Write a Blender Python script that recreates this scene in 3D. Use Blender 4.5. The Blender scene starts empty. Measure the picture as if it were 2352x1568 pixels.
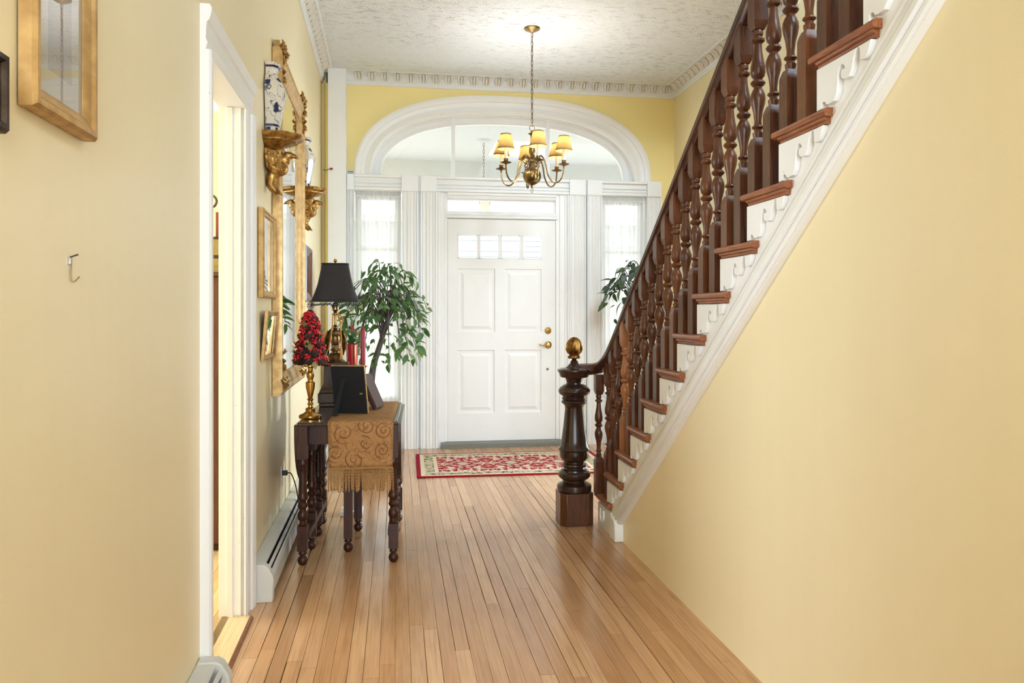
import bpy, math, random
from mathutils import Vector, Matrix, Euler
random.seed(7)
R = math.radians
PI = math.pi
S = bpy.context.scene
COL = S.collection

# ------------------------------------------------------------------ camera, sky, light, exposure
cam_d = bpy.data.cameras.new('camera'); cam = bpy.data.objects.new('camera', cam_d); COL.objects.link(cam)
cam.location = (0, 0, 1.3); cam.rotation_euler = (PI/2, 0, -math.atan(266/1750))
cam_d.sensor_width = 36; cam_d.lens = 1750/2352*36; cam_d.shift_y = -64/2352
cam_d.clip_start = .05; cam_d.clip_end = 200
S.camera = cam
w = bpy.data.worlds.new('sky'); S.world = w; w.use_nodes = True
bg = w.node_tree.nodes['Background']; bg.inputs[0].default_value = (.92, .96, 1, 1); bg.inputs[1].default_value = 2.7

def area(name, loc, rot, sx, sy, power, col=(1, 1, 1)):
    d = bpy.data.lights.new(name, 'AREA'); d.shape = 'RECTANGLE'; d.size = sx; d.size_y = sy; d.energy = power; d.color = col
    o = bpy.data.objects.new(name, d); COL.objects.link(o); o.location = loc; o.rotation_euler = rot
    return o
# daylight entering by the tall window at the rear end of the hall, behind the camera
area('rear_window_daylight', (.29, -2.75, 1.95), (R(90), 0, 0), 1.75, 2.9, 20, (.66, .83, 1)).data.spread = R(85)
# added unseen fill light, shining down the open stairwell towards the entrance
area('stairwell_fill', (2.04, -.28, 5.1), (R(90), 0, 0), 1.28, 1.3, 120, (.72, .86, 1))
# daylight in the side room
area('side_room_daylight', (-3.6, 4.2, 1.7), (R(90), 0, R(-90)), 2.0, 1.8, 58, (.78, .9, 1))
# added fill light in the room beyond the doorway behind the stairs
area('parlour_fill', (5.1, 5.65, 1.7), (R(90), 0, R(90)), 1.8, 1.8, 200, (.7, .86, 1))
S.view_settings.view_transform = 'Standard'; S.view_settings.look = 'None'
S.view_settings.exposure = 1.08; S.view_settings.gamma = 1; S.view_settings.use_curve_mapping = False
S.cycles.use_denoising = True; S.cycles.max_bounces = 10; S.cycles.diffuse_bounces = 6; S.cycles.transparent_max_bounces = 12
S.cycles.sample_clamp_indirect = 6; S.cycles.caustics_reflective = False; S.cycles.caustics_refractive = False

# ------------------------------------------------------------------ node helpers
class G:
    def __init__(s, name):
        s.m = bpy.data.materials.new(name); s.m.use_nodes = True; s.t = s.m.node_tree; s.n = s.t.nodes; s.l = s.t.links
        s.b = s.n['Principled BSDF']; s.out = s.n['Material Output']
    def node(s, k, **kw):
        n = s.n.new(k)
        for a, v in kw.items(): setattr(n, a, v)
        return n
    def put(s, sock, v):
        if isinstance(v, E): s.l.new(v.s, sock)
        elif hasattr(v, 'is_output'): s.l.new(v, sock)
        elif sock.type == 'RGBA' and isinstance(v, (tuple, list)): sock.default_value = tuple(v[:3])+(1,)
        else: sock.default_value = v
    def math(s, op, *a):
        n = s.node('ShaderNodeMath', operation=op)
        for i, v in enumerate(a): s.put(n.inputs[i], v)
        return E(s, n.outputs[0])
    def pos(s, kind='Object'):
        if kind == 'World': o = s.node('ShaderNodeNewGeometry').outputs['Position']
        else: o = s.node('ShaderNodeTexCoord').outputs[kind]
        return o
    def xyz(s, kind='Object'):
        n = s.node('ShaderNodeSeparateXYZ'); s.l.new(s.pos(kind), n.inputs[0]); return [E(s, o) for o in n.outputs]
    def scaled(s, kind, sc, rot=(0, 0, 0)):
        n = s.node('ShaderNodeMapping'); s.l.new(s.pos(kind), n.inputs[0]); n.inputs['Scale'].default_value = sc; n.inputs['Rotation'].default_value = rot
        return n.outputs[0]
    def noise(s, vec, scale=5, detail=3, rough=.5, dist=0):
        n = s.node('ShaderNodeTexNoise'); 
        if vec is not None: s.l.new(vec, n.inputs['Vector'])
        n.inputs['Scale'].default_value = scale; n.inputs['Detail'].default_value = detail; n.inputs['Roughness'].default_value = rough; n.inputs['Distortion'].default_value = dist
        return E(s, n.outputs['Fac'])
    def voro(s, vec, scale=5, feature='F1'):
        n = s.node('ShaderNodeTexVoronoi', feature=feature); s.l.new(vec, n.inputs['Vector']); n.inputs['Scale'].default_value = scale
        return E(s, n.outputs['Distance'])
    def step(s, v, a, b):
        n = s.node('ShaderNodeMapRange', interpolation_type='SMOOTHSTEP'); s.put(n.inputs[0], v); s.put(n.inputs[1], a); s.put(n.inputs[2], b)
        return E(s, n.outputs[0])
    def mix(s, f, a, b, mode='MIX'):
        n = s.node('ShaderNodeMix', data_type='RGBA', blend_type=mode); s.put(n.inputs[0], f); s.put(n.inputs[6], a); s.put(n.inputs[7], b)
        return E(s, n.outputs[2])
    def rnd(s): return E(s, s.node('ShaderNodeObjectInfo').outputs['Random'])
    def bump(s, h, st=.3, d=.01):
        n = s.node('ShaderNodeBump'); s.put(n.inputs['Height'], h); n.inputs['Strength'].default_value = st; n.inputs['Distance'].default_value = d
        s.l.new(n.outputs[0], s.b.inputs['Normal'])
    def set(s, col=None, rough=None, metal=None, spec=None, coat=None):
        if col is not None: s.put(s.b.inputs['Base Color'], col)
        if rough is not None: s.put(s.b.inputs['Roughness'], rough)
        if metal is not None: s.put(s.b.inputs['Metallic'], metal)
        if spec is not None: s.put(s.b.inputs['Specular IOR Level'], spec)
        if coat is not None: s.put(s.b.inputs['Coat Weight'], coat)
        return s
class E:
    def __init__(s, g, sock): s.g = g; s.s = sock
    def __add__(s, o): return s.g.math('ADD', s, o)
    def __radd__(s, o): return s.g.math('ADD', s, o)
    def __sub__(s, o): return s.g.math('SUBTRACT', s, o)
    def __rsub__(s, o): return s.g.math('SUBTRACT', o, s)
    def __mul__(s, o): return s.g.math('MULTIPLY', s, o)
    def __rmul__(s, o): return s.g.math('MULTIPLY', s, o)
    def __truediv__(s, o): return s.g.math('DIVIDE', s, o)
    def f(s, op, *a): return s.g.math(op, s, *a)
def srgb(r, g, b): return tuple(((c/255)/12.92 if c <= 10 else ((c/255+.055)/1.055)**2.4) for c in (r, g, b))

def simple(name, col, rough=.5, metal=0, var=.12, scale=8, bump=0, coat=0, spec=.5):
    g = G(name); nz = g.noise(g.pos('World'), scale, 4)
    dark = tuple(c*(1-var) for c in col); lite = tuple(min(1, c*(1+var)) for c in col)
    g.set(g.mix(nz, dark, lite), rough, metal, spec, coat)
    if bump: g.bump(g.noise(g.pos('World'), scale*12, 3), bump, .004)
    return g.m
MT = {}
def wall_mat(name, col):
    g = G(name); p = g.pos('World')
    a = g.noise(p, 1.3, 3); streak = g.noise(g.scaled('World', (6, 6, .35)), 3, 3)
    c = g.mix(a*.35+streak*.25, col, tuple(x*.86 for x in col))
    g.set(c, .36, 0, .45); g.bump(g.noise(p, 260, 3)+g.noise(p, 6, 2)*3, .08, .004)
    return g.m
MT['wall'] = wall_mat('yellow_wall_paint', srgb(243, 228, 187))
MT['wall_deep'] = wall_mat('deeper_yellow_paint', srgb(250, 230, 158))
def white_mat(name, col, rough=.35):
    g = G(name); p = g.pos('World')
    spk = g.step(g.noise(p, 60, 2), .74, .78); dirt = g.noise(g.scaled('World', (1.2, 1.2, .8)), 3, 4)
    c = g.mix(g.step(dirt, .45, .8)*.3, col, tuple(x*.86 for x in col)); c = g.mix(spk*.35, c, srgb(120, 112, 100))
    g.set(c, rough, 0, .45); g.bump(g.noise(p, 30, 4), .06, .006)
    return g.m
MT['white'] = white_mat('white_gloss_paint', srgb(238, 238, 237))
MT['door_white'] = white_mat('white_door_paint', srgb(236, 235, 233), .4)
MT['heater'] = simple('heater_enamel', srgb(205, 204, 198), .35, 0, .05)
MT['heater_dark'] = simple('heater_fin_dark', srgb(52, 50, 46), .35, .6)
# stamped fan plaster ceiling
def ceiling_mat():
    g = G('stamped_fan_plaster'); X, Y, Z = g.xyz('World'); c = .17
    row = (Y/c).f('FLOOR'); off = row.f('MODULO', 2)*.5
    fx = (X/c+off).f('FRACT')-.5; fy = (Y/c).f('FRACT')
    fy2 = fy+g.noise(g.pos('World'), 9, 2)*.25; r = (fx*fx*2.2+fy2*fy2).f('SQRT')
    rings = (r*38).f('SINE'); p = g.pos('World')
    stain = g.noise(g.scaled('World', (4, 9, 1)), 3.5, 6, .65); big = g.noise(p, 1.1, 3)
    m = g.step(rings*.5+.5, .1, .9); dirt = g.step(stain, .5, .68)*g.step(big, .3, .62)
    col = g.mix(dirt*(1-m*.55)*.8, srgb(232, 238, 246), srgb(176, 174, 170))
    g.set(col, .75, 0, .2); g.bump(rings*.6+stain*1.4+g.noise(p, 60, 3)*.8, .5, .01)
    return g.m
MT['ceiling'] = ceiling_mat()
MT['cornice'] = white_mat('cornice_plaster', srgb(228, 230, 231), .55)
MT['cornice_orn'] = white_mat('cornice_ornament', srgb(224, 220, 213), .6)
def floor_mat(name, dark, mid, lite, rough=.2):
    g = G(name); r = g.rnd()
    grain = g.noise(g.scaled('World', (70, 2.2, 1)), 1.4, 4, .5, 0); blot = g.noise(g.scaled('World', (5, 1.2, 1)), 2.4, 4, .6)
    c = g.mix(g.step(r, 0, 1), mid, lite); c = g.mix(g.step(r*7.3-(r*7.3).f('FLOOR'), .68, 1)*.55, c, dark)
    c = g.mix(g.step(grain, .35, .8)*.45, c, dark); c = g.mix(g.step(blot, .45, .85)*.35, c, dark)
    g.set(c, rough, 0, .5)
    return g.m
MT['floor'] = floor_mat('varnished_strip_floor', srgb(142, 98, 64), srgb(188, 142, 99), srgb(206, 163, 120))
MT['floor_side'] = floor_mat('pale_strip_floor', srgb(176, 138, 88), srgb(216, 184, 132), srgb(226, 198, 150))
MT['floor_gap'] = simple('floor_gap_dark', srgb(52, 36, 24), .8)
def wood(name, dark, lite, rough=.3, vary=.0, warm=None, scl=(40, 40, 4), coat=.25):
    g = G(name); grain = g.noise(g.scaled('World', scl), 1.6, 5, .6, 1.2)
    c = g.mix(g.step(grain, .3, .75), lite, dark); g.b.inputs['Specular IOR Level'].default_value = .3
    if vary: r = g.rnd(); c = g.mix(g.step(r, .3, 1)*vary, c, warm)
    g.set(c, rough, 0, .32, coat); g.b.inputs['Coat Roughness'].default_value = .18; g.bump(grain, .08, .003)
    return g.m
MT['stair'] = wood('mahogany_baluster', srgb(54, 28, 14), srgb(96, 54, 29), .34, .4, srgb(134, 80, 42), coat=.15)
MT['stair_tan'] = wood('lighter_replacement_wood', srgb(140, 86, 46), srgb(172, 112, 66), .4)
MT['rail'] = wood('dark_rail_wood', srgb(44, 22, 14), srgb(80, 42, 28), .28, scl=(60, 6, 6), coat=.3)
MT['tread'] = wood('oak_tread', srgb(112, 62, 34), srgb(164, 100, 60), .3, scl=(60, 5, 60))
MT['newel'] = wood('dark_newel_wood', srgb(32, 19, 13), srgb(62, 38, 26), .28, coat=.3)
MT['newel_block'] = wood('newel_block_wood', srgb(60, 34, 18), srgb(96, 58, 32), .34)
MT['table'] = wood('dark_table_wood', srgb(40, 18, 9), srgb(72, 35, 18), .4, coat=.05)
MT['table_top'] = wood('polished_table_top', srgb(42, 26, 20), srgb(66, 42, 34), .2, scl=(50, 4, 10), coat=.6)
MT['plinth'] = wood('dark_plinth_wood', srgb(46, 31, 16), srgb(78, 56, 30), .45, coat=.05)
MT['cabinet'] = wood('brown_cabinet', srgb(74, 42, 32), srgb(98, 58, 44), .45)
MT['trunk'] = wood('ficus_bark', srgb(58, 50, 46), srgb(96, 86, 80), .8, coat=0)
def metal(name, dark, lite, rough=.3, scale=30, bump=.15):
    g = G(name); nz = g.noise(g.pos('Object'), scale, 4)
    g.set(g.mix(g.step(nz, .3, .7), dark, lite), rough, 1); g.bump(nz, bump, .004); return g.m
MT['gilt'] = metal('gilt_gesso', srgb(128, 88, 36), srgb(196, 154, 86), .4, 40); MT['gilt'].node_tree.nodes['Principled BSDF'].inputs['Metallic'].default_value = .75
MT['gilt_frame'] = metal('gilt_frame', srgb(176, 138, 84), srgb(206, 168, 108), .42, 25, .06); MT['gilt_frame'].node_tree.nodes['Principled BSDF'].inputs['Metallic'].default_value = .55
MT['brass'] = metal('polished_brass', srgb(170, 124, 56), srgb(214, 168, 90), .22, 12, .03)
MT['brass_old'] = metal('aged_brass', srgb(96, 78, 50), srgb(160, 134, 88), .3, 14, .05)
MT['bronze'] = metal('dark_bronze', srgb(78, 58, 36), srgb(134, 104, 66), .4, 40, .15)
MT['gold_door'] = metal('bright_door_brass', srgb(206, 168, 92), srgb(232, 200, 128), .15, 6, 0)
MT['silver'] = metal('silvered_edge', srgb(170, 164, 158), srgb(220, 214, 208), .25, 12, .03)
MT['iron'] = metal('dark_iron', srgb(60, 50, 44), srgb(104, 90, 80), .5, 20)
MT['chain'] = metal('bronze_chain', srgb(80, 58, 38), srgb(130, 98, 66), .4, 20, 0)
MT['grey_metal'] = simple('grey_threshold_metal', srgb(120, 118, 110), .5, .3)
MT['black_felt'] = simple('black_velvet_board', srgb(18, 18, 20), .85, 0, .3, 40)
MT['shade_black'] = simple('black_shade_cloth', srgb(44, 38, 34), .8, 0, .15, 60, .1)
MT['bead'] = simple('dark_glass_bead', srgb(26, 22, 20), .12)
MT['cord_gold'] = simple('golden_cord', srgb(206, 142, 52), .6, 0, .2, 200)
MT['black'] = simple('black_plastic', srgb(22, 21, 20), .45)
MT['red'] = simple('red_wax', srgb(150, 18, 32), .35, 0, .06)
MT['red_foil'] = simple('red_pot', srgb(178, 16, 28), .3)
MT['berry'] = simple('red_berry', srgb(196, 10, 24), .28, 0, .3, 60)
MT['cone'] = simple('pine_cone', srgb(58, 34, 24), .7, 0, .4, 90)
MT['gold_leaf'] = simple('sage_leaf', srgb(136, 132, 80), .6, 0, .2, 30)
MT['candle'] = simple('ivory_candle_sleeve', srgb(232, 222, 200), .5, 0, .04)
MT['paper'] = simple('white_card', srgb(238, 236, 232), .6, 0, .03)
MT['cream_book'] = simple('olive_case', srgb(150, 132, 82), .6, 0, .2, 30)
MT['red_book'] = simple('red_book_cloth', srgb(132, 62, 44), .6)
MT['pipe'] = simple('yellow_painted_pipe', srgb(236, 212, 130), .35, 0, .06)
MT['ext_wall'] = simple('pale_siding', srgb(150, 155, 158), .7)
MT['porch'] = simple('porch_paint', srgb(176, 176, 172), .6, 0, .04)
MT['ground'] = simple('porch_ground', srgb(190, 188, 182), .8)
def glass_mat(name, tint=(1, 1, 1), rough=.0, base=.06, lo=.08):
    g = G(name); tr = g.node('ShaderNodeBsdfTransparent'); tr.inputs[0].default_value = tint+(1,)
    gl = g.node('ShaderNodeBsdfGlossy'); gl.inputs['Roughness'].default_value = rough
    fr = g.node('ShaderNodeLayerWeight'); fr.inputs[0].default_value = .5; mx = g.node('ShaderNodeMixShader')
    fac = E(g, fr.outputs['Facing']).f('POWER', 4)*.75+lo*.3
    g.l.new(fac.s, mx.inputs[0]); g.l.new(tr.outputs[0], mx.inputs[1]); g.l.new(gl.outputs[0], mx.inputs[2]); g.l.new(mx.outputs[0], g.out.inputs[0])
    return g.m
MT['glass'] = glass_mat('window_glass', (.96, .97, .96))
MT['picture_glass'] = glass_mat('picture_glass', (1, 1, 1), .01, lo=.5)
g = G('mirror_silver'); g.set((.9, .91, .9), .02, 1); MT['mirror'] = g.m
def sheer():
    g = G('sheer_curtain'); tr = g.node('ShaderNodeBsdfTransparent'); tr.inputs[0].default_value = (1, 1, 1, 1)
    tl = g.node('ShaderNodeBsdfTranslucent'); tl.inputs[0].default_value = (.88, .88, .86, 1)
    df = g.node('ShaderNodeBsdfDiffuse'); df.inputs[0].default_value = (.9, .9, .89, 1)
    a = g.node('ShaderNodeMixShader'); a.inputs[0].default_value = .5; g.l.new(tl.outputs[0], a.inputs[1]); g.l.new(df.outputs[0], a.inputs[2])
    b = g.node('ShaderNodeMixShader'); b.inputs[0].default_value = .84; g.l.new(tr.outputs[0], b.inputs[1]); g.l.new(a.outputs[0], b.inputs[2]); g.l.new(b.outputs[0], g.out.inputs[0])
    return g.m
MT['sheer'] = sheer()
def shade_glow():
    g = G('pleated_cream_shade'); X, Y, Z = g.xyz('Object'); ang = Y.f('ARCTAN2', X)
    pl = (ang*30).f('SINE')*.5+.5; c = g.mix(pl*.5, srgb(226, 190, 120), srgb(196, 152, 84))
    tl = g.node('ShaderNodeBsdfTranslucent'); ct = g.mix(1.0, c, (.1, .09, .08), 'MULTIPLY'); g.l.new(ct.s, tl.inputs[0]); df = g.node('ShaderNodeBsdfDiffuse'); g.l.new(c.s, df.inputs[0])
    a = g.node('ShaderNodeMixShader'); a.inputs[0].default_value = .55; g.l.new(tl.outputs[0], a.inputs[1]); g.l.new(df.outputs[0], a.inputs[2]); g.l.new(a.outputs[0], g.out.inputs[0])
    return g.m
MT['shade'] = shade_glow()
MT['shade_band'] = simple('shade_trim', srgb(150, 112, 58), .7)
g = G('lit_bulb'); g.set((1, .9, .7), .4); g.b.inputs['Emission Color'].default_value = (1, .82, .5, 1); g.b.inputs['Emission Strength'].default_value = 9; MT['bulb'] = g.m
def leaf_mat(name, a, b, c, trans=.4):
    g = G(name); r = g.rnd(); col = g.mix(g.step(r, 0, .6), a, b); col = g.mix(g.step(r, .72, .95), col, c)
    tl = g.node('ShaderNodeBsdfTranslucent'); bc = g.mix(.5, col, srgb(96, 170, 50)); g.l.new(bc.s, tl.inputs[0])
    mx = g.node('ShaderNodeMixShader'); mx.inputs[0].default_value = trans; g.set(col, .42)
    g.l.new(g.b.outputs[0], mx.inputs[1]); g.l.new(tl.outputs[0], mx.inputs[2]); g.l.new(mx.outputs[0], g.out.inputs[0]); return g.m
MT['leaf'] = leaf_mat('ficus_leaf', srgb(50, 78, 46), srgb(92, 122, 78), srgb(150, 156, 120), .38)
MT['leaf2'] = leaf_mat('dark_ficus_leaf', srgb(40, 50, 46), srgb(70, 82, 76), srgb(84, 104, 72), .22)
# delft
def delft():
    g = G('blue_white_delft'); X, Y, Z = g.xyz('Object'); p = g.pos('Object')
    v = g.voro(g.scaled('Object', (1, 1, .8)), 19); n = g.noise(p, 26, 3, .6, 1.5)
    petals = g.step(v+n*.5, .56, .48); vine = g.step((g.noise(p, 14, 2, .5, 1)-.5).f('ABSOLUTE'), .016, .008)
    m = (petals.f('MAXIMUM', vine*.8))*g.step(Z, .05, .058)
    band = g.step((Z-.042).f('ABSOLUTE'), .007, .005); foot = g.step((X.f('ABSOLUTE')*120+Y*120).f('SINE')*.5+.5, .55, .7)*g.step(Z, .036, .03)
    top = g.step((Z-.34).f('ABSOLUTE'), .006, .004)
    m = m.f('MAXIMUM', band).f('MAXIMUM', foot).f('MAXIMUM', top)
    g.set(g.mix(m, srgb(214, 205, 188), srgb(40, 44, 78)), .12, 0, .5); return g.m
MT['delft'] = delft()
# woven runner with scrolls
def runner_mat(name, cloth=1):
    g = G(name); X, Y, Z = g.xyz('Object'); u = X; v = Z+Y+.444
    pv = g.node('ShaderNodeCombineXYZ'); g.l.new(u.s, pv.inputs[0]); g.l.new(v.s, pv.inputs[1]); pv = pv.outputs[0]
    wob = g.noise(pv, 16, 3); m = None
    cs = [(-.085, -.06, .055, 1), (.03, -.02, .05, -1), (.11, -.15, .045, 1), (-.03, -.2, .055, -1), (-.13, -.16, .05, 1), (.12, -.05, .05, -1), (.02, -.11, .05, 1)]
    for cx, cy, rad, sg in cs:
        dx = u-cx; dy = v-cy; r = (dx*dx+dy*dy).f('SQRT'); a = dy.f('ARCTAN2', dx)*(sg/(2*PI))
        s = ((r/(rad*.5)-a+wob*.55).f('FRACT')-.5).f('ABSOLUTE')
        k = g.step(s, .16, .06)*g.step(r, rad*1.1, rad*.9)*g.step(wob, .36, .5)
        m = k if m is None else m.f('MAXIMUM', k)
    fl = g.step((g.noise(pv, 15, 4, .6, 1.6)-.5).f('ABSOLUTE'), .03, .012)*g.step(g.noise(pv, 22, 2, .5, 1), .42, .52)
    m = m.f('MAXIMUM', fl*.75).f('MAXIMUM', g.step(g.noise(pv, 60, 3, .6, 2), .6, .68)*.45); weave = ((u*2600).f('SINE')*(v*2600).f('SINE'))
    c = g.mix(g.noise(pv, 40, 3), srgb(150, 108, 66), srgb(178, 134, 88)); c = g.mix(m*.8, c, srgb(92, 58, 32))
    g.set(c, .75, 0, .2); g.bump(m*1.5+weave*.3, .25, .003); return g.m
MT['runner'] = runner_mat('scroll_brocade')
MT['fringe'] = simple('gold_brown_bullion', srgb(158, 116, 66), .6, 0, .4, 160)
# rug
def rug_mat():
    g = G('oriental_rug'); X, Y, Z = g.xyz('Object'); hx, hy = .815, .5
    ax = hx-X.f('ABSOLUTE'); ay = hy-Y.f('ABSOLUTE'); e = ax.f('MINIMUM', ay)
    cv = g.node('ShaderNodeCombineXYZ'); mx = ((X*2.4).f('FRACT')-.5).f('ABSOLUTE'); g.l.new(mx.s, cv.inputs[0]); g.l.new((Y.f('ABSOLUTE')*2.4).s, cv.inputs[1])
    n = g.noise(cv.outputs[0], 7, 3, .6, 2); n2 = g.noise(cv.outputs[0], 17, 3, .6, 1); vo = g.voro(cv.outputs[0], 9)
    field = g.mix(g.step(n+vo*.35, .68, .73), srgb(158, 26, 48), srgb(214, 198, 172)); field = g.mix(g.step(n2, .6, .64)*.8, field, srgb(96, 78, 62))
    bv = g.voro(g.pos('Object'), 22); bn = g.noise(g.pos('Object'), 38, 3, .6, 2)
    bord = g.mix(g.step(bn+bv*.3, .58, .64), srgb(44, 38, 36), srgb(196, 180, 148))
    cream = srgb(216, 200, 172); red = srgb(150, 18, 44)
    c = g.mix(g.step(e, .176, .18), cream, field); c = g.mix(g.step(e, .15, .146), c, bord); c = g.mix(g.step(e, .07, .066), c, cream); c = g.mix(g.step(e, .036, .032), c, red)
    g.set(c, .95, 0, .1); g.bump(g.noise(g.pos('Object'), 400, 2), .4, .004); return g.m
MT['rug'] = rug_mat()
def art_mat(name, a, b, c):
    g = G(name); p = g.pos('Object'); n = g.noise(g.scaled('Object', (1, 2, 5)), 5, 6, .65, 1); n2 = g.noise(p, 3, 3)
    g.set(g.mix(g.step(n2, .4, .65), g.mix(n, a, b), c), .6); return g.m
MT['art'] = art_mat('faded_print', srgb(204, 196, 196), srgb(178, 178, 190), srgb(214, 204, 192))
MT['art2'] = art_mat('grey_print', srgb(176, 168, 172), srgb(120, 112, 118), srgb(206, 200, 200))
MT['art3'] = art_mat('brown_print', srgb(150, 110, 70), srgb(98, 66, 44), srgb(186, 158, 120))
MT['mat_board'] = simple('mount_board', srgb(226, 222, 216), .7, 0, .03)

# ------------------------------------------------------------------ mesh helpers
class MB:
    def __init__(s): s.v = []; s.f = []
    def add(s, vs, fs):
        n = len(s.v); s.v += [tuple(p) for p in vs]; s.f += [tuple(i+n for i in f) for f in fs]; return s
    def box(s, x0, x1, y0, y1, z0, z1):
        return s.add([(x0,y0,z0),(x1,y0,z0),(x1,y1,z0),(x0,y1,z0),(x0,y0,z1),(x1,y0,z1),(x1,y1,z1),(x0,y1,z1)],
                     [(3,2,1,0),(4,5,6,7),(0,1,5,4),(1,2,6,5),(2,3,7,6),(3,0,4,7)])
    def lathe(s, prof, c=(0,0,0), n=20, sx=1, sy=1, a0=0, rot=None):
        m = len(prof); vs = []
        for r, z in prof:
            for i in range(n):
                a = a0+2*PI*i/n; p = Vector((r*math.cos(a)*sx, r*math.sin(a)*sy, z))
                if rot: p = rot @ p
                vs.append((p.x+c[0], p.y+c[1], p.z+c[2]))
        fs = [(j*n+i, j*n+(i+1) % n, (j+1)*n+(i+1) % n, (j+1)*n+i) for j in range(m-1) for i in range(n)]
        if prof[0][0] > 1e-5: fs.append(tuple(range(n-1, -1, -1)))
        if prof[-1][0] > 1e-5: fs.append(tuple((m-1)*n+i for i in range(n)))
        return s.add(vs, fs)
    def sphere(s, c, r, n=10, m=6, sc=(1,1,1), rot=None):
        if not isinstance(sc, tuple): sc = (sc,)*3
        vs = []
        for j in range(m+1):
            t = PI*j/m-PI/2
            for i in range(n):
                a = 2*PI*i/n; p = Vector((r*sc[0]*math.cos(t)*math.cos(a), r*sc[1]*math.cos(t)*math.sin(a), r*sc[2]*math.sin(t)))
                if rot: p = rot @ p
                vs.append((p.x+c[0], p.y+c[1], p.z+c[2]))
        return s.add(vs, [(j*n+i, j*n+(i+1) % n, (j+1)*n+(i+1) % n, (j+1)*n+i) for j in range(m) for i in range(n)])
    def prism(s, poly, axis, a0, a1):
        """poly: list of 2D points; axis 'X': (y,z), 'Y': (x,z), 'Z': (x,y)"""
        def P(p, a): return {'X': (a, p[0], p[1]), 'Y': (p[0], a, p[1]), 'Z': (p[0], p[1], a)}[axis]
        n = len(poly); area2 = sum(poly[i][0]*poly[(i+1) % n][1]-poly[(i+1) % n][0]*poly[i][1] for i in range(n))
        ccw = area2 > 0
        if axis == 'Y': ccw = not ccw
        if not ccw: poly = poly[::-1]
        vs = [P(p, a0) for p in poly]+[P(p, a1) for p in poly]
        fs = [tuple(range(n-1, -1, -1)), tuple(range(n, 2*n))]+[(i, (i+1) % n, n+(i+1) % n, n+i) for i in range(n)]
        return s.add(vs, fs)
    def tube(s, pts, rad, n=8, cap=True):
        pts = [Vector(p) for p in pts]; k = len(pts); rad = rad if isinstance(rad, (list, tuple)) else [rad]*k
        vs = []; up = None
        for i, p in enumerate(pts):
            t = (pts[min(i+1, k-1)]-pts[max(i-1, 0)]); t = t.normalized() if t.length > 1e-9 else Vector((0,0,1))
            if up is None: up = t.orthogonal().normalized()
            up = (up-t*up.dot(t)); up = up.normalized() if up.length > 1e-6 else t.orthogonal().normalized()
            b = t.cross(up)
            for j in range(n):
                a = 2*PI*j/n; q = p+(up*math.cos(a)+b*math.sin(a))*rad[i]; vs.append(tuple(q))
        fs = [(i*n+j, i*n+(j+1) % n, (i+1)*n+(j+1) % n, (i+1)*n+j) for i in range(k-1) for j in range(n)]
        if cap: fs += [tuple(range(n-1, -1, -1)), tuple((k-1)*n+j for j in range(n))]
        return s.add(vs, fs)
    def sweep(s, pts, prof, up=(0,0,1), closed=False, cap=True, frames=None):
        """profile (a,b): a along side, b along up"""
        pts = [Vector(p) for p in pts]; k = len(pts); n = len(prof); up = Vector(up); vs = []
        for i, p in enumerate(pts):
            if closed: t = pts[(i+1) % k]-pts[i-1]
            else: t = pts[min(i+1, k-1)]-pts[max(i-1, 0)]
            t.normalize(); side = t.cross(up).normalized(); u2 = side.cross(t).normalized()
            if frames: side, u2 = frames(i, t)
            for a, b in prof: vs.append(tuple(p+side*a+u2*b))
        rng = k if closed else k-1
        fs = [(i*n+j, ((i+1) % k)*n+j, ((i+1) % k)*n+(j+1) % n, i*n+(j+1) % n) for i in range(rng) for j in range(n)]
        if cap and not closed: fs += [tuple(range(n)), tuple((k-1)*n+j for j in range(n-1, -1, -1))]
        return s.add(vs, fs)
    def build(s, name, mat, parent=None, local=False, smooth=True, bev=0, sharp=35, org=None):
        off = Vector((0,0,0))
        if parent is not None and not local:
            q = parent
            while q is not None: off += q.location; q = q.parent
        if org is not None: off = Vector(org)
        me = bpy.data.meshes.new(name); me.from_pydata([tuple(Vector(v)-off) for v in s.v], [], s.f); me.update()
        if smooth and len(s.f): me.shade_smooth(); me.set_sharp_from_angle(angle=R(sharp))
        me.materials.append(MT[mat] if isinstance(mat, str) else mat)
        o = bpy.data.objects.new(name, me); COL.objects.link(o)
        if org is not None and parent is None: o.location = org
        if parent is not None: o.parent = parent
        if bev:
            b = o.modifiers.new('bevel', 'BEVEL'); b.width = bev; b.segments = 2; b.limit_method = 'ANGLE'; b.angle_limit = R(40)
        return o
def B(x0, x1, y0, y1, z0, z1): return MB().box(x0, x1, y0, y1, z0, z1)
def thing(name, label, cat, loc=(0,0,0), rot=(0,0,0), group=None, kind=None):
    o = bpy.data.objects.new(name, None); COL.objects.link(o); o.location = loc; o.rotation_euler = rot; o.empty_display_size = .05
    return tag(o, label, cat, group, kind)
def tag(o, label, cat=None, group=None, kind=None):
    o['label'] = label
    if cat: o['category'] = cat
    if group: o['group'] = group
    if kind: o['kind'] = kind
    return o
def struct(o, label): o['kind'] = 'structure'; o['label'] = label; return o
def clone(o, parent=None):
    c = o.copy(); COL.objects.link(c); c.parent = parent
    for ch in o.children: clone(ch, c)
    return c
def inst(src_mesh, name, parent, loc, rot=(0,0,0), sc=(1,1,1)):
    o = bpy.data.objects.new(name, src_mesh); COL.objects.link(o); o.parent = parent; o.location = loc; o.rotation_euler = rot; o.scale = sc if isinstance(sc, (tuple, Vector)) else (sc,)*3
    return o
def mesh_only(mb, name, mat, smooth=True, sharp=35):
    o = mb.build(name, mat, smooth=smooth, sharp=sharp); me = o.data; bpy.data.objects.remove(o); return me
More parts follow.
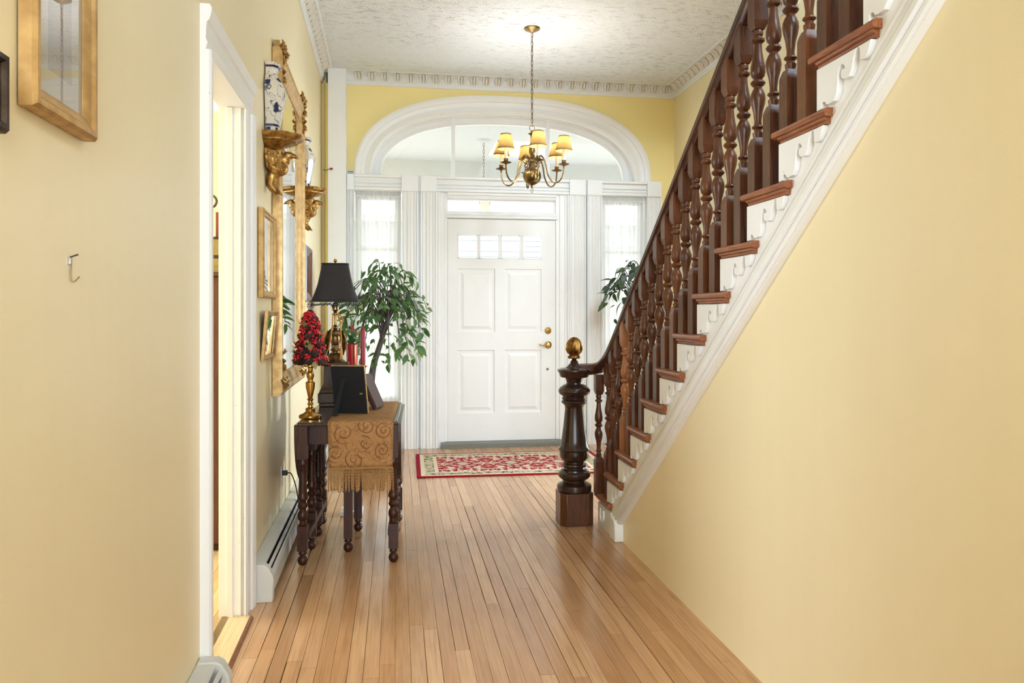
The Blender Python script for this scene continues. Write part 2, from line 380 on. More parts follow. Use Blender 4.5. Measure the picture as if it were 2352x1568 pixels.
def arc(cx, cz, r, a0, a1, n): return [(cx+r*math.cos(a0+(a1-a0)*i/n), cz+r*math.sin(a0+(a1-a0)*i/n)) for i in range(n+1)]
def smooth_path(pts, n=6):
    P = [Vector(p) for p in pts]; P = [2*P[0]-P[1]]+P+[2*P[-1]-P[-2]]; out = []
    for i in range(1, len(P)-2):
        for k in range(n):
            t = k/n; a, b, c, d = P[i-1:i+3]
            out.append(.5*((2*b)+(c-a)*t+(2*a-5*b+4*c-d)*t*t+(3*b-3*c+d-a)*t**3))
    out.append(P[-2]); return out

# ------------------------------------------------------------------ planes of the hall
XL, XR, XS, YB, ZC = -.69, 2.80, 1.275, 7.43, 3.60
YREAR = -2.6
def nz(Y): return .187+.171*(4.317-Y)/.2276     # line through the tread corners

# floor: dark base, strip boards laid along the hall
fl = struct(B(XL-.1, XR+.1, YREAR, YB+.1, -.08, -.016).build('floor', 'floor_gap'), 'varnished narrow maple strip floor running towards the front door')
cube = mesh_only(B(-.5, .5, -.5, .5, -.5, .5), 'board', 'floor', smooth=False)
bw = .0572; nb = int((XR-XL)/bw)+1
for i in range(nb):
    x = XL+bw*(i+.5); y = (1.3 if x < XS+.03 else 4.25)-random.random()*.9
    y_end = YB
    if x > XS+.03: y = max(y, 4.0)
    while y < y_end-.02:
        L = random.uniform(.9, 2.5); e = min(y+L, y_end)
        if y_end-e < .3: e = y_end
        gap = random.choice((.0008, .001, .0013, .002, .0036))
        inst(cube, 'board', fl, (x+random.uniform(-.0003, .0003), (y+e)/2, -.008+random.uniform(-.0005, .0005)), (0, random.uniform(-.004, .004), 0), (bw-gap, e-y-.0012, .016))
        y = e
B(XL, XS, YREAR, .42, -.016, -.001).build('rear_boards', 'floor', fl)
# side room floor behind the left doorway
sf = struct(B(-3.6, XL-.1, 2.2, 6.2, -.08, -.002).build('floor_side_room', 'floor_gap'), 'pale strip floor of the room beyond the left doorway')
cube2 = mesh_only(B(-.5, .5, -.5, .5, -.5, .5), 'board', 'floor_side', smooth=False)
for i in range(14):
    x = -.74-.062*(i+.5); inst(cube2, 'board', sf, (x, 4.1+random.uniform(-.2, .2), .008), (0, 0, 0), (.0605, 3.6, .016))
# doorway sill with rounded brown nose
sill = struct(B(-.77, -.655, 2.775, 3.385, -.016, .016).build('trim_1', 'floor_side'), 'pale wooden door sill with a worn brown rounded nose')
MB().tube([(-.655, 2.78, .002), (-.655, 3.384, .002)], .014, 10).build('sill_nose', wood('worn_nose', srgb(116, 74, 52), srgb(160, 110, 78), .4), sill)

# ceiling, with the stairwell left open near the camera
ceil = MB(); ceil.box(XL-.2, XS+.05, YREAR, YB+.2, ZC, ZC+.12); ceil.box(XS+.05, XR+.2, 5.0, YB+.2, ZC, ZC+.12)
struct(ceil.build('ceiling', 'ceiling'), 'white stamped plaster ceiling with grey fan texture')
# upper stairwell shell
up = MB(); up.box(XS-.1, XS, YREAR, 5.1, ZC, 5.9); up.box(XR, XR+.15, YREAR, 5.1, ZC, 5.9); up.box(XS-.1, XR+.15, 5.0, 5.1, ZC+.12, 5.9); up.box(XS-.1, 1.39, -.2, -.1, ZC, 5.9); up.box(2.69, XR+.15, -.2, -.1, ZC, 5.9); up.box(1.39, 2.69, -.2, -.1, ZC, 4.44); up.box(1.39, 2.69, -.2, -.1, 5.76, 5.9); up.box(XS-.1, XR+.15, YREAR, 5.1, 5.9, 6)
struct(up.build('wall_landing', 'cornice'), 'white walls of the open stairwell above the stairs')
struct(B(1.39, 1.43, -.18, -.12, 4.44, 5.76).box(2.65, 2.69, -.18, -.12, 4.44, 5.76).box(1.43, 2.65, -.18, -.12, 4.44, 4.48).box(1.43, 2.65, -.18, -.12, 5.72, 5.76).box(2.02, 2.06, -.18, -.12, 4.48, 5.72).build('added_window_6', 'white'), 'added white window frame around the unseen stairwell fill light')  # unseen frame, added to hold the stairwell fill light
# left wall with the doorway
wl = MB(); wl.box(XL-.09, XL, YREAR, 2.735, 0, ZC); wl.box(XL-.09, XL, 3.415, YB+.2, 0, ZC); wl.box(XL-.09, XL, 2.735, 3.415, 2.2, ZC)
struct(wl.build('wall_left', 'wall'), 'long yellow side wall hung with gilt mirror and pictures')
struct(B(XR, XR+.15, YREAR, 5.2, 0, ZC).box(XR, XR+.15, 6.09, YB+.2, 0, ZC).box(XR, XR+.15, 5.2, 6.09, 2.21, ZC).build('wall_right', 'wall'), 'yellow wall behind the staircase')
# rear wall with its tall window (behind the camera)
wr = MB(); wr.box(XL-.1, -.6, YREAR-.15, YREAR, 0, ZC); wr.box(1.18, XR+.1, YREAR-.15, YREAR, 0, ZC); wr.box(-.6, 1.18, YREAR-.15, YREAR, 0, .5); wr.box(-.6, 1.18, YREAR-.15, YREAR, 3.4, ZC)
struct(wr.build('wall_rear', 'cornice'), 'white rear wall around a tall window')
rw = struct(B(-.6, -.54, YREAR-.1, YREAR-.04, .5, 3.4).box(1.12, 1.18, YREAR-.1, YREAR-.04, .5, 3.4).box(-.54, 1.12, YREAR-.1, YREAR-.04, .5, .56).box(-.54, 1.12, YREAR-.1, YREAR-.04, 3.34, 3.4).box(.26, .32, YREAR-.1, YREAR-.04, .56, 3.34).box(-.54, 1.12, YREAR-.1, YREAR-.04, 1.9, 1.96).build('window_4', 'white'), 'tall white sash window at the rear of the hall')
# spandrel wall below the stairs
zlow = lambda Y: nz(Y)-.172
sp = [(4.21, 0), (4.21, max(.02, zlow(4.21)))]+[(y_, zlow(y_)) for y_ in (3, 2, 1)]+[(-.28, ZC)]+[(YREAR, ZC), (YREAR, 0)]
struct(MB().prism(sp, 'X', XS, XS+.1).build('wall_stair', 'wall'), 'yellow triangular wall below the staircase')
# side room shell
sr = MB(); sr.box(-3.6, XL-.1, 6.2, 6.3, 0, ZC); sr.box(-3.7, -3.6, 2.1, 6.3, 0, .7); sr.box(-3.7, -3.6, 2.1, 6.3, 2.7, ZC); sr.box(-3.7, -3.6, 2.1, 3.1, .7, 2.7); sr.box(-3.7, -3.6, 5.3, 6.3, .7, 2.7); sr.box(-3.6, XL-.1, 2.1, 2.2, 0, ZC)
struct(sr.build('wall_side_room', 'wall_deep'), 'yellow walls of the room beyond the left doorway')
struct(B(-3.7, XL-.1, 2.1, 6.3, ZC, ZC+.1).build('ceiling_side_room', 'cornice'), 'white ceiling of the room beyond the left doorway')
struct(B(-3.6, XL-.1, 6.1, 6.2, 2.86, ZC).box(-3.6, XL-.1, 6.05, 6.1, 3.1, ZC).build('trim_2', 'cornice'), 'white plaster frieze in the room beyond the left doorway')

# ------------------------------------------------------------------ front wall: frontispiece
ACX, AZ = 1.073, 2.62
def arch_pt(a, b, t, n=2.45):
    c, s_ = math.cos(t), math.sin(t); return (ACX+a*math.copysign(abs(c)**(2/n), c), AZ+b*abs(s_)**(2/n))
NA = 48
def arch(a, b): return [arch_pt(a, b, PI*i/NA) for i in range(NA+1)]      # right to left
op = arch(1.305, .645)
poly = [(XL-.1, 0), (XL-.1, ZC), (XR+.1, ZC), (XR+.1, 0), (2.64, 0), (2.64, AZ)]+op+[(-.458, AZ), (-.458, 0)]
struct(MB().prism(poly, 'Y', YB, YB+.22).build('wall_back', 'wall_deep', sharp=25), 'deeper yellow front wall around the arched doorway')
# arch casing
ac = MB(); prof = [(-.005, .12), (-.005, -.03), (.015, -.045), (.03, -.04), (.06, -.032), (.062, -.026), (.1, -.03), (.105, -.045), (.125, -.05), (.14, -.06), (.16, -.055), (.165, -.02), (.165, .02)]
rows = [arch(1.305+d, .645+d) for d, _ in prof]
vs = [(rows[j][i][0], YB+prof[j][1], rows[j][i][1]) for i in range(NA+1) for j in range(len(prof))]; n_ = len(prof)
ac.add(vs, [(i*n_+j, i*n_+j+1, (i+1)*n_+j+1, (i+1)*n_+j) for i in range(NA) for j in range(n_-1)])
struct(ac.build('trim_3', 'white', sharp=30), 'white moulded elliptical arch casing over the front door')
# fanlight
fan = thing('window_1', 'wide elliptical fanlight of three panes above the front door', None, (ACX, YB+.1, AZ), kind='structure')
fr = MB(); prof = [(-.085, .03), (-.085, -.005), (-.07, -.015), (-.06, -.01), (-.02, -.01), (-.015, -.03), (.0, -.03), (.0, .03)]
rows = [arch(1.305+d, .645+d) for d, _ in prof]; n_ = len(prof)
vs = [(rows[j][i][0], YB+.1+prof[j][1], rows[j][i][1]) for i in range(NA+1) for j in range(n_)]
fr.add(vs, [(i*n_+j, i*n_+j+1, (i+1)*n_+j+1, (i+1)*n_+j) for i in range(NA) for j in range(n_-1)])
fr.box(ACX-1.3, ACX+1.3, YB+.07, YB+.13, AZ-.005, AZ+.03)
fr.build('frame', 'white', fan, sharp=30)
gl = arch(1.23, .565); mu = (.555, 1.505)
for x in mu: B(x-.018, x+.018, YB+.075, YB+.125, AZ+.02, AZ+.62).build('mullion', 'white', fan)
for x0, x1 in ((-9, mu[0]), mu, (mu[1], 9)):
    pts = [(min(max(x, x0), x1), z) for x, z in gl if x0-.06 < x < x1+.06]
    MB().prism([(pts[0][0], AZ+.02)]+pts+[(pts[-1][0], AZ+.02)], 'Y', YB+.1, YB+.104).build('pane', 'glass', fan, smooth=False)
# entablature with corner blocks
ent = struct(B(-.463, 2.645, YB-.03, YB+.1, 2.475, 2.625).build('trim_4', 'white', bev=.004), 'white moulded entablature with square blocks above the front door')
for x0, x1 in ((-.463, -.394), (.05, .208), (.232, .387), (1.698, 1.862), (1.878, 2.032), (2.498, 2.645)):
    B(x0, x1, YB-.065, YB-.028, 2.475, 2.628).build('block', 'white', ent, bev=.003)
for x0, x1 in ((-.394, .05), (.387, 1.698), (2.032, 2.498)):
    for z0, z1, d in ((2.48, 2.505, .05), (2.515, 2.535, .04), (2.545, 2.56, .045), (2.6, 2.625, .06)):
        B(x0, x1, YB-d, YB-.028, z0, z1).build('moulding', 'white', ent, bev=.004)
# fluted pilasters
def pilaster(n, x0, x1, label):
    wv = x1-x0; pts = [(x0, YB+.05), (x0, YB-.05)]
    for k in range(41):
        u = k/40; d = .05
        if u < .08 or u > .92: d = .058
        elif u < .12 or u > .88: d = .044
        elif .22 < u < .34 or .66 < u < .78: d = .05-.008*math.sin(PI*((u-.22) if u < .5 else (u-.66))/.12)
        elif u < .2 or u > .8: d = .05
        else: d = .05+.006*math.sin((u-.34)/.32*PI*2)**2
        pts.append((x0+wv*u, YB-d))
    pts += [(x1, YB-.05), (x1, YB+.05)]
    return struct(MB().prism(pts, 'Z', 0, 2.476).build('trim_%d' % n, 'white', sharp=20), label)
pilaster(5, .05, .208, 'white fluted pilaster beside the sidelight near the leafy tree')
pilaster(6, .232, .387, 'white fluted pilaster hinge side of the front door')
pilaster(7, 1.698, 1.862, 'white fluted pilaster lock side of the front door')
pilaster(8, 1.878, 2.032, 'white fluted pilaster beside the sidelight behind the handrail')
pilaster(9, -.463, -.394, 'narrow white jamb board beside the tall corner post')
pilaster(10, 2.498, 2.645, 'white jamb board at the staircase side of the entrance')
struct(B(.208, .232, YB-.01, YB+.05, 0, 2.476).build('trim_11', 'white'), 'recessed white strip between paired pilasters near the leafy tree')
struct(B(1.862, 1.878, YB-.01, YB+.05, 0, 2.476).build('trim_12', 'white'), 'recessed white strip between paired pilasters near the newel post')
# door casing (mitred, moulded)
dc = MB()
for x0, x1, sg in ((.387, .493, 1), (1.57, 1.698, -1)):
    wv = x1-x0
    q = [(0, .06), (0, -.045), (.12, -.05), (.2, -.03), (.3, -.03), (.34, -.022), (.7, -.016), (.74, -.006), (1, -.002), (1, .06)]
    pts = [((x0+wv*u) if sg > 0 else (x1-wv*u), YB+d) for u, d in q]; dc.prism(pts, 'Z', 0, 2.476)
dc.prism([(YB+.06, 2.476), (YB-.03, 2.476), (YB-.03, 2.455), (YB-.016, 2.45), (YB-.01, 2.425), (YB+.06, 2.42)], 'X', .493, 1.57)
struct(dc.build('trim_13', 'white', sharp=25), 'white moulded casing framing the front door and transom')
struct(MB().prism([(YB+.08, 2.293), (YB-.01, 2.293), (YB-.02, 2.285), (YB-.02, 2.27), (YB-.012, 2.262), (YB-.03, 2.25), (YB-.03, 2.235), (YB-.0, 2.228), (YB+.08, 2.226)], 'X', .48, 1.585).build('trim_14', 'white', sharp=25), 'white moulded transom bar above the front door')
tr = thing('window_2', 'low rectangular transom window directly above the front door', None, (1.03, YB+.06, 2.293), kind='structure')
B(.48, .5, YB+.03, YB+.08, 2.294, 2.425).box(1.55, 1.58, YB+.03, YB+.08, 2.294, 2.425).box(.5, 1.55, YB+.03, YB+.08, 2.294, 2.304).box(.5, 1.55, YB+.03, YB+.08, 2.412, 2.425).build('frame', 'white', tr)
B(.5, 1.55, YB+.055, YB+.059, 2.303, 2.412).build('pane', 'glass', tr)
B(1.0, 1.03, YB+.0, YB+.03, 2.418, 2.44).build('catch', 'white', tr, bev=.002)
# the front door
dr = thing('door_1', 'white panelled front door with four small glazed panes and brass lever', None, (1.03, YB, .055), kind='structure')
DX0, DX1, DZ0, DZ1 = .497, 1.566, .055, 2.224
px = [(.594, .79), (.807, 1.0), (1.021, 1.211), (1.233, 1.425)]; PZ = (1.838, 2.07)
pn = [(.594, .961, 1.117, 1.74), (1.056, 1.425, 1.117, 1.74), (.59, .955, .325, .943), (1.056, 1.423, .325, .943)]
lf = MB()
xs = sorted({DX0, DX1}|{v for a in px for v in a}|{v for a in pn for v in a[:2]}); zs = sorted({DZ0, DZ1, *PZ}|{v for a in pn for v in a[2:]})
for i in range(len(xs)-1):
    for j in range(len(zs)-1):
        cx, cz = (xs[i]+xs[i+1])/2, (zs[j]+zs[j+1])/2
        if any(a < cx < b and PZ[0] < cz < PZ[1] for a, b in px) or any(a < cx < b and c < cz < d for a, b, c, d in pn): continue
        lf.box(xs[i], xs[i+1], YB, YB+.05, zs[j], zs[j+1])
lf.build('leaf', 'door_white', dr, smooth=False)
for a, b, c, d in pn:      # raised panels with sunk bevelled border
    m = MB()
    def ring(off, y): return [(a+off, y, c+off), (b-off, y, c+off), (b-off, y, d-off), (a+off, y, d-off)]
    rs = [ring(0, YB), ring(.006, YB+.012), ring(.03, YB+.012), ring(.042, YB+.009), ring(.06, YB+.003)]
    m.add([p for r_ in rs for p in r_], [(k*4+i, k*4+(i+1) % 4, k*4+4+(i+1) % 4, k*4+4+i) for k in range(4) for i in range(4)]+[(16, 17, 18, 19)])
    m.add([(p[0], YB+.045, p[2]) for p in rs[0]], [(3, 2, 1, 0)])
    m.build('panel', 'door_white', dr, smooth=False)
for a, b in px:
    B(a, b, YB+.02, YB+.024, *PZ).build('pane', 'glass', dr)
    B(a, a+.008, YB-.004, YB+.01, *PZ).box(b-.008, b, YB-.004, YB+.01, *PZ).box(a, b, YB-.004, YB+.01, PZ[0], PZ[0]+.008).box(a, b, YB-.004, YB+.01, PZ[1]-.008, PZ[1]).build('pane_bead', 'door_white', dr, smooth=False)
RY = Matrix.Rotation(R(90), 3, 'X')
dbolt = MB().lathe([(.034, 0), (.034, .006), (.028, .012), (.024, .014), (.022, .02), (0, .022)], (1.491, YB, 1.132), 24, rot=RY).build('deadbolt', 'gold_door', dr)
B(1.487, 1.495, YB-.034, YB-.018, 1.114, 1.15).build('thumb_turn', 'gold_door', dbolt)
rose = MB().lathe([(.037, 0), (.036, .008), (.026, .014), (.014, .018), (.013, .045), (0, .05)], (1.491, YB, .99), 24, rot=RY).build('handle_rose', 'gold_door', dr)
MB().tube(smooth_path([(1.491, YB-.045, .99), (1.46, YB-.05, .993), (1.43, YB-.05, .985), (1.405, YB-.048, .99), (1.395, YB-.046, 1.0)]), [.009]*25 if False else .0075, 10).build('lever', 'gold_door', rose)
MB().lathe([(.013, 0), (.012, .004), (.008, .006), (0, .006)], (1.486, YB, .749), 16, rot=RY).build('lock_plug', 'grey_metal', dr)
struct(MB().prism([(YB+.06, 0), (YB-.1, 0), (YB-.1, .03), (YB-.06, .036), (YB-.05, .05), (YB+.0, .055), (YB+.06, .055)], 'X', .43, 1.63).build('trim_15', 'grey_metal', sharp=20), 'worn grey threshold plate under the front door')
# sidelights with sheer gathered curtains
for k, (x0, x1, who) in enumerate(((-.394, .05, 'beside the leafy tree'), (2.032, 2.498, 'behind the stair handrail'))):
    sl = thing('window_3' if k == 0 else 'window_5', 'tall narrow white sidelight window '+who, None, ((x0+x1)/2, YB+.06, .42), kind='structure')
    f = MB(); a, b = x0+.002, x1-.002
    f.box(a, a+.06, YB+.05, YB+.1, .42, 2.475).box(b-.06, b, YB+.05, YB+.1, .42, 2.475).box(a+.06, b-.06, YB+.05, YB+.1, .42, .5).box(a+.06, b-.06, YB+.05, YB+.1, 2.4, 2.475)
    f.build('sash', 'white', sl, bev=.003)
    zz = [.5+(2.4-.5)*i/4 for i in range(5)]
    for z in zz[1:-1]: B(a+.06, b-.06, YB+.06, YB+.09, z-.011, z+.011).build('glazing_bar', 'white', sl)
    for i in range(4): B(a+.06, b-.06, YB+.074, YB+.078, zz[i]+.011, zz[i+1]-.011).build('pane', 'glass', sl)
    apron = B(a, b, YB+.0, YB+.1, 0, .419).build('apron_panel', 'white', sl)
    cu = thing('sheer_curtain', 'sheer white gathered curtain hung in the sidelight '+who, 'curtain', ((x0+x1)/2, YB+.01, .46))
    nx, nzv = 150, 26; vs = []
    rnd = random.Random(k); ph = [rnd.uniform(0, 6) for _ in range(4)]
    for j in range(nzv+1):
        v = j/nzv; z = .46+(2.425-.46)*v; sq = 1-.05*math.sin(PI*min(1, v*1.1))
        for i in range(nx+1):
            u = i/nx; x = (x0+x1)/2+(u-.5)*(x1-x0-.01)*sq
            y = YB+.012+.011*math.sin(u*62+ph[0]+.8*math.sin(v*3))+.008*math.sin(u*37+ph[1]+v)+.004*math.sin(u*140+ph[2])*v
            vs.append((x, y, z))
    MB().add(vs, [(j*(nx+1)+i, j*(nx+1)+i+1, (j+1)*(nx+1)+i+1, (j+1)*(nx+1)+i) for j in range(nzv) for i in range(nx)]).build('drape', 'sheer', cu, sharp=180)
    vs = []
    for j in range(5):
        for i in range(nx+1):
            u = i/nx; vs.append((x0+.004+(x1-x0-.008)*u, YB-.004+.009*math.sin(u*150+ph[3]+j*.5)+.004*math.sin(u*61), 2.43+.0105*j+.004*math.sin(u*43+j)))
    MB().add(vs, [(j*(nx+1)+i, j*(nx+1)+i+1, (j+1)*(nx+1)+i+1, (j+1)*(nx+1)+i) for j in range(4) for i in range(nx)]).build('heading_ruffle', 'sheer', cu, sharp=180)
    MB().tube([(x0+.003, YB-.002, 2.428), (x1-.003, YB-.002, 2.428)], .006, 8).build('rod', 'white', cu)
# corner post and yellow pipe
struct(B(-.632, -.466, YB-.13, YB, 0, ZC).build('trim_16', 'white', bev=.004), 'tall white boxed corner post beside the yellow pipe')
pp = thing('heating_pipe', 'yellow painted vertical pipe in the corner beside the white post', 'pipe', (-.655, YB-.06, 0))
MB().tube([(-.64, YB-.06, 0), (-.64, YB-.06, 3.47)], .024, 16).build('riser', 'pipe', pp); MB().tube([(-.64, YB-.06, 3.47), (-.64, YB-.06, ZC)], .012, 12).build('stub', 'grey_metal', pp)
MB().lathe([(.042, ZC-.03), (.042, ZC-.002), (.015, ZC-.002)], (-.64, YB-.06, 0), 20).build('collar', 'cornice_orn', pp)
for z in (.9, 2.3, 3.1): MB().tube([(-.64, YB-.06, z-.012), (-.64, YB-.06, z+.012)], .0265, 16).build('joint', 'pipe', pp)
wi = thing('loose_wire', 'short loose wire with a red connector cap beside the yellow pipe', 'wire', (-.64, YB-.12, 2.64))
MB().tube(smooth_path([(-.68, YB-.1, 2.648), (-.66, YB-.13, 2.642), (-.645, YB-.145, 2.636), (-.63, YB-.15, 2.644), (-.61, YB-.15, 2.648)]), .0028, 6).build('lead', 'black', wi)
MB().tube([(-.612, YB-.15, 2.648), (-.585, YB-.15, 2.653)], [.011, .008], 10).build('connector', 'red', wi)
st = tag(B(-.462, -.398, YB-.003, YB-.001, 2.632, 2.668).build('sticker', 'paper'), 'small white sticker with two black text lines on the yellow front wall', 'sticker')
for z in (2.638, 2.655): B(-.458, -.404, YB-.0042, YB-.0028, z, z+.006).build('print_line', 'black', st)

# ------------------------------------------------------------------ cornices
def cornice(n, pts, inward, label, orn_n, start, vec):
    """moulded plaster cornice along a straight run; ornaments are leaf tongues under it"""
    p0, p1 = Vector(pts[0]), Vector(pts[1]); iv = Vector(inward)
    prof = [(0, -.115), (.012, -.115), (.018, -.1), (.018, -.085), (.03, -.078), (.034, -.03), (.06, -.012), (.1, -.006), (.11, 0), (0, 0)]
    m = MB(); vs = []
    for p in (p0, p1):
        for a, b in prof: vs.append(tuple(p+iv*a+Vector((0, 0, b))))
    k = len(prof); m.add(vs, [(j, (j+1) % k, k+(j+1) % k, k+j) for j in range(k)]+[tuple(range(k)), tuple(range(2*k-1, k-1, -1))])
    c = struct(m.build('trim_%d' % n, 'cornice', sharp=20), label)
    t = (p1-p0).normalized(); L = (p1-p0).length
    om = MB()      # acanthus-like tongue
    for s_ in (-1, 0, 1):
        path = [(s_*.018, 0, -.072), (s_*.026, .016, -.055), (s_*.03, .03, -.03), (s_*.026, .052, -.016), (s_*.016, .066, -.024)]
        om.tube(path, [.007, .011, .013, .011, .005], 6)
    me = mesh_only(om, 'leaf_ornament', 'cornice_orn')
    ang = math.atan2(iv.y, iv.x)-PI/2
    for i in range(orn_n):
        q = p0+t*(start+vec*i)
        inst(me, 'leaf_ornament', c, q+iv*.03, (0, 0, ang))
    return c
cornice(17, [(XL, YREAR, ZC), (XL, YB-.0, ZC)], (1, 0, 0), 'white plaster cornice with curled leaves along the mirror wall', 30, 6.6, .108)
cornice(18, [(XR, YB, ZC), (-.466, YB, ZC)], (0, -1, 0), 'grimy plaster cornice with leaf tongues above the front door', 26, .1, .122)
cornice(19, [(XR, 5.0, ZC), (XR, YB, ZC)], (-1, 0, 0), 'white plaster cornice with leaf tongues above the stair wall', 21, .1, .108)

# ------------------------------------------------------------------ doorway casings
def doorway(n, X, inw, y0, y1, wv, label, zt=2.21, pk=1, wn=None):
    """moulded casing round an opening in a side wall; inw = +1 when the room lies towards +X"""
    q = [(u, d*pk) for u, d in [(0, -.005), (0, .02), (.15, .028), (.25, .02), (.6, .024), (.66, .034), (.8, .042), (.92, .044), (1, .036), (1, -.005)]]; wn = wn or wv
    c = thing('trim_%d' % n, label, None, (X, (y0+y1)/2, 0), kind='structure')
    for sg, ye, nm in ((1, y1, 'casing'), (-1, y0, 'casing')):
        pts = [(X+inw*d, ye+sg*(wv if sg > 0 else wn)*u) for u, d in q]
        MB().prism(pts, 'Z', 0, zt).build(nm, 'white', c, sharp=22)
    pts = [(X+inw*(d+.002), zt+.15*u) for u, d in q]
    MB().prism(pts, 'Y', y0-wn, y1+wv).build('head_casing', 'white', c, sharp=22)
    return c
dw = doorway(20, XL, 1, 2.76, 3.39, .16, 'white moulded casing of the side doorway in the mirror wall', 2.175, .8, .11)
# reveal of that doorway: jambs with stop beads
jm = MB()
for y, sg in ((2.76, -1), (3.39, 1)):
    jm.box(XL-.095, XL+.012, min(y, y+sg*.025), max(y, y+sg*.025), 0, 2.199)
    a = y-sg*.012; jm.box(XL-.06, XL-.035, min(a, y+sg*.001), max(a, y+sg*.001), 0, 2.175)
jm.box(XL-.095, XL+.02, 2.76, 3.39, 2.176, 2.199)
jm.build('jamb', 'white', dw, bev=.003)
d2 = doorway(21, XR, -1, 5.2, 6.09, .13, 'white casing of the doorway in the wall behind the stairs')
jm = B(XR-.012, XR+.16, 6.065, 6.089, 0, 2.209).box(XR-.012, XR+.16, 5.201, 5.225, 0, 2.209).box(XR-.012, XR+.16, 5.225, 6.065, 2.185, 2.209); jm.build('jamb', 'white', d2)
pr_ = MB(); pr_.box(XR+.15, 5.3, 4.3, 4.4, 0, ZC); pr_.box(XR+.15, 5.3, 7.3, 7.4, 0, ZC); pr_.box(5.2, 5.3, 4.4, 7.3, 0, .7); pr_.box(5.2, 5.3, 4.4, 7.3, 2.7, ZC); pr_.box(5.2, 5.3, 4.4, 4.7, .7, 2.7); pr_.box(5.2, 5.3, 6.6, 7.3, .7, 2.7)
struct(pr_.build('wall_parlour', 'cornice'), 'white walls of the room beyond the doorway behind the stairs')
struct(B(XR+.15, 5.3, 4.3, 7.4, ZC, ZC+.1).build('ceiling_parlour', 'cornice'), 'white ceiling of the room beyond the doorway behind the stairs')
struct(B(XR, 5.3, 4.3, 7.4, -.08, -.001).build('floor_parlour', 'floor_side'), 'pale floor of the room beyond the doorway behind the stairs')

# ------------------------------------------------------------------ staircase
RUN, RISE, K = .2276, .171, 18
def tz(k): return .187+RISE*k
def ty(k): return 4.317-RUN*k
stc = thing('staircase', 'wooden staircase with turned balusters, oak treads and white scrolled brackets', 'staircase', (1.9, 4.3, 0))
nose = [(0, 0), (.03, 0), (.036, -.004), (.04, -.012), (.036, -.022), (.028, -.025), (.02, -.028), (.016, -.036), (.008, -.042), (0, -.044)]
for k in range(K):
    y0, y1, z = ty(k), ty(k)+.318, tz(k)
    m = MB()
    # board with rounded front and rounded return along the open side
    prof = [(y0+.0, z-.025), (y0, z), (y1-.012, z), (y1-.003, z-.004), (y1, z-.0125), (y1-.003, z-.021), (y1-.012, z-.025)]
    m.prism(prof, 'X', 1.255, XR)
    side = [(1.255, z), (1.232, z), (1.223, z-.004), (1.22, z-.0125), (1.223, z-.021), (1.232, z-.025), (1.255, z-.025)]
    m.prism(side, 'Y', y0, y1-.004)
    t = m.build('tread', 'tread', stc, sharp=30)
    cove = [(1.252, z-.025), (1.229, z-.025), (1.231, z-.032), (1.238, z-.036), (1.24, z-.043), (1.252, z-.046)]
    MB().prism(cove, 'Y', y0+.012, y1-.03).build('cove_moulding', 'tread', t, sharp=20)
    B(1.252, XR, ty(k)+.27, ty(k)+.285, z-.171 if k else 0, z-.025).build('riser', 'white', stc)
# sawtooth stringer, bottom edge mouldings, scroll brackets
saw = []
for k in range(K): saw += [(ty(k)+.286, tz(k)-RISE if k else 0), (ty(k)+.286, tz(k)-.026)]
low = [(ty(K-1), tz(K-1)-.026), (ty(K-1), zlow(ty(K-1))-.01)]+[(4.32, 0)]
MB().prism(saw+low, 'X', 1.25, XS+.03).build('stringer', 'white', stc, smooth=False)
def slope_strip(d0, d1, x, name='stringer_moulding', y_a=4.215, y_b=.6, rnd=0):
    z_a, z_b = nz(y_a), nz(y_b); pts = [(y_a, z_a-d0), (y_b, z_b-d0), (y_b, z_b-d1), (y_a, z_a-d1)]
    return MB().prism(pts, 'X', x, XS+.01).build(name, 'white', stc, bev=.005)
slope_strip(.055, .072, 1.243); slope_strip(.105, .12, 1.238, y_a=4.2); slope_strip(.12, .152, 1.23, y_a=4.2); slope_strip(.152, .178, 1.24, y_a=4.2)
MB().prism([(4.3, 0), (4.3, .1), (4.26, .135), (4.2, .125), (4.185, .1), (4.185, 0)], 'X', 1.225, XS+.01).build('end_block', 'white', stc, bev=.008)
br_c = [(302, 946), (302, 1408), (342, 1402), (345, 1345), (358, 1334), (372, 1345), (378, 1376), (400, 1386), (440, 1370), (465, 1310), (474, 1200), (480, 1090), (492, 1040), (508, 1024), (524, 1038), (534, 1072), (527, 1084), (514, 1074), (503, 1100), (501, 1150), (514, 1182), (540, 1196), (566, 1186), (588, 1130), (604, 1020), (622, 945), (638, 922), (652, 940), (655, 1000), (653, 1058), (672, 1076), (700, 1068), (718, 1035), (732, 965), (745, 872)]
def br_uv(x, y):
    xp = 690+x/6.03; s_ = (1/740-1/(690+x/6.03+50-.0))/(1/740-1/813.5); xx = 1600+x/6.03-910
    s_ = (1/740-1/xx)/(1/740-1/813.5); top = 800-.185*(x-300); sc = 615*(xx/740)
    return s_, (y-top)/sc
brk = [br_uv(*p) for p in br_c]
for k in range(1, K):
    y_r = ty(k)+.286; pts = [(y_r-s_*.262, min(tz(k)-.046, tz(k)-d*RISE)) for s_, d in brk]
    MB().prism(pts, 'X', 1.233, 1.251).build('scroll_bracket', 'white', stc, bev=.0015)
# starting step ornament
MB().prism([(4.6, .0), (4.6, .135), (4.32, .135), (4.32, 0)], 'X', 1.24, 1.252).build('starting_panel', 'white', stc)
MB().tube(smooth_path([(1.236, 4.53, .11), (1.236, 4.53, .06), (1.236, 4.5, .035), (1.236, 4.46, .06), (1.236, 4.46, .11)]), .006, 6).build('arch_ornament', 'white', stc)
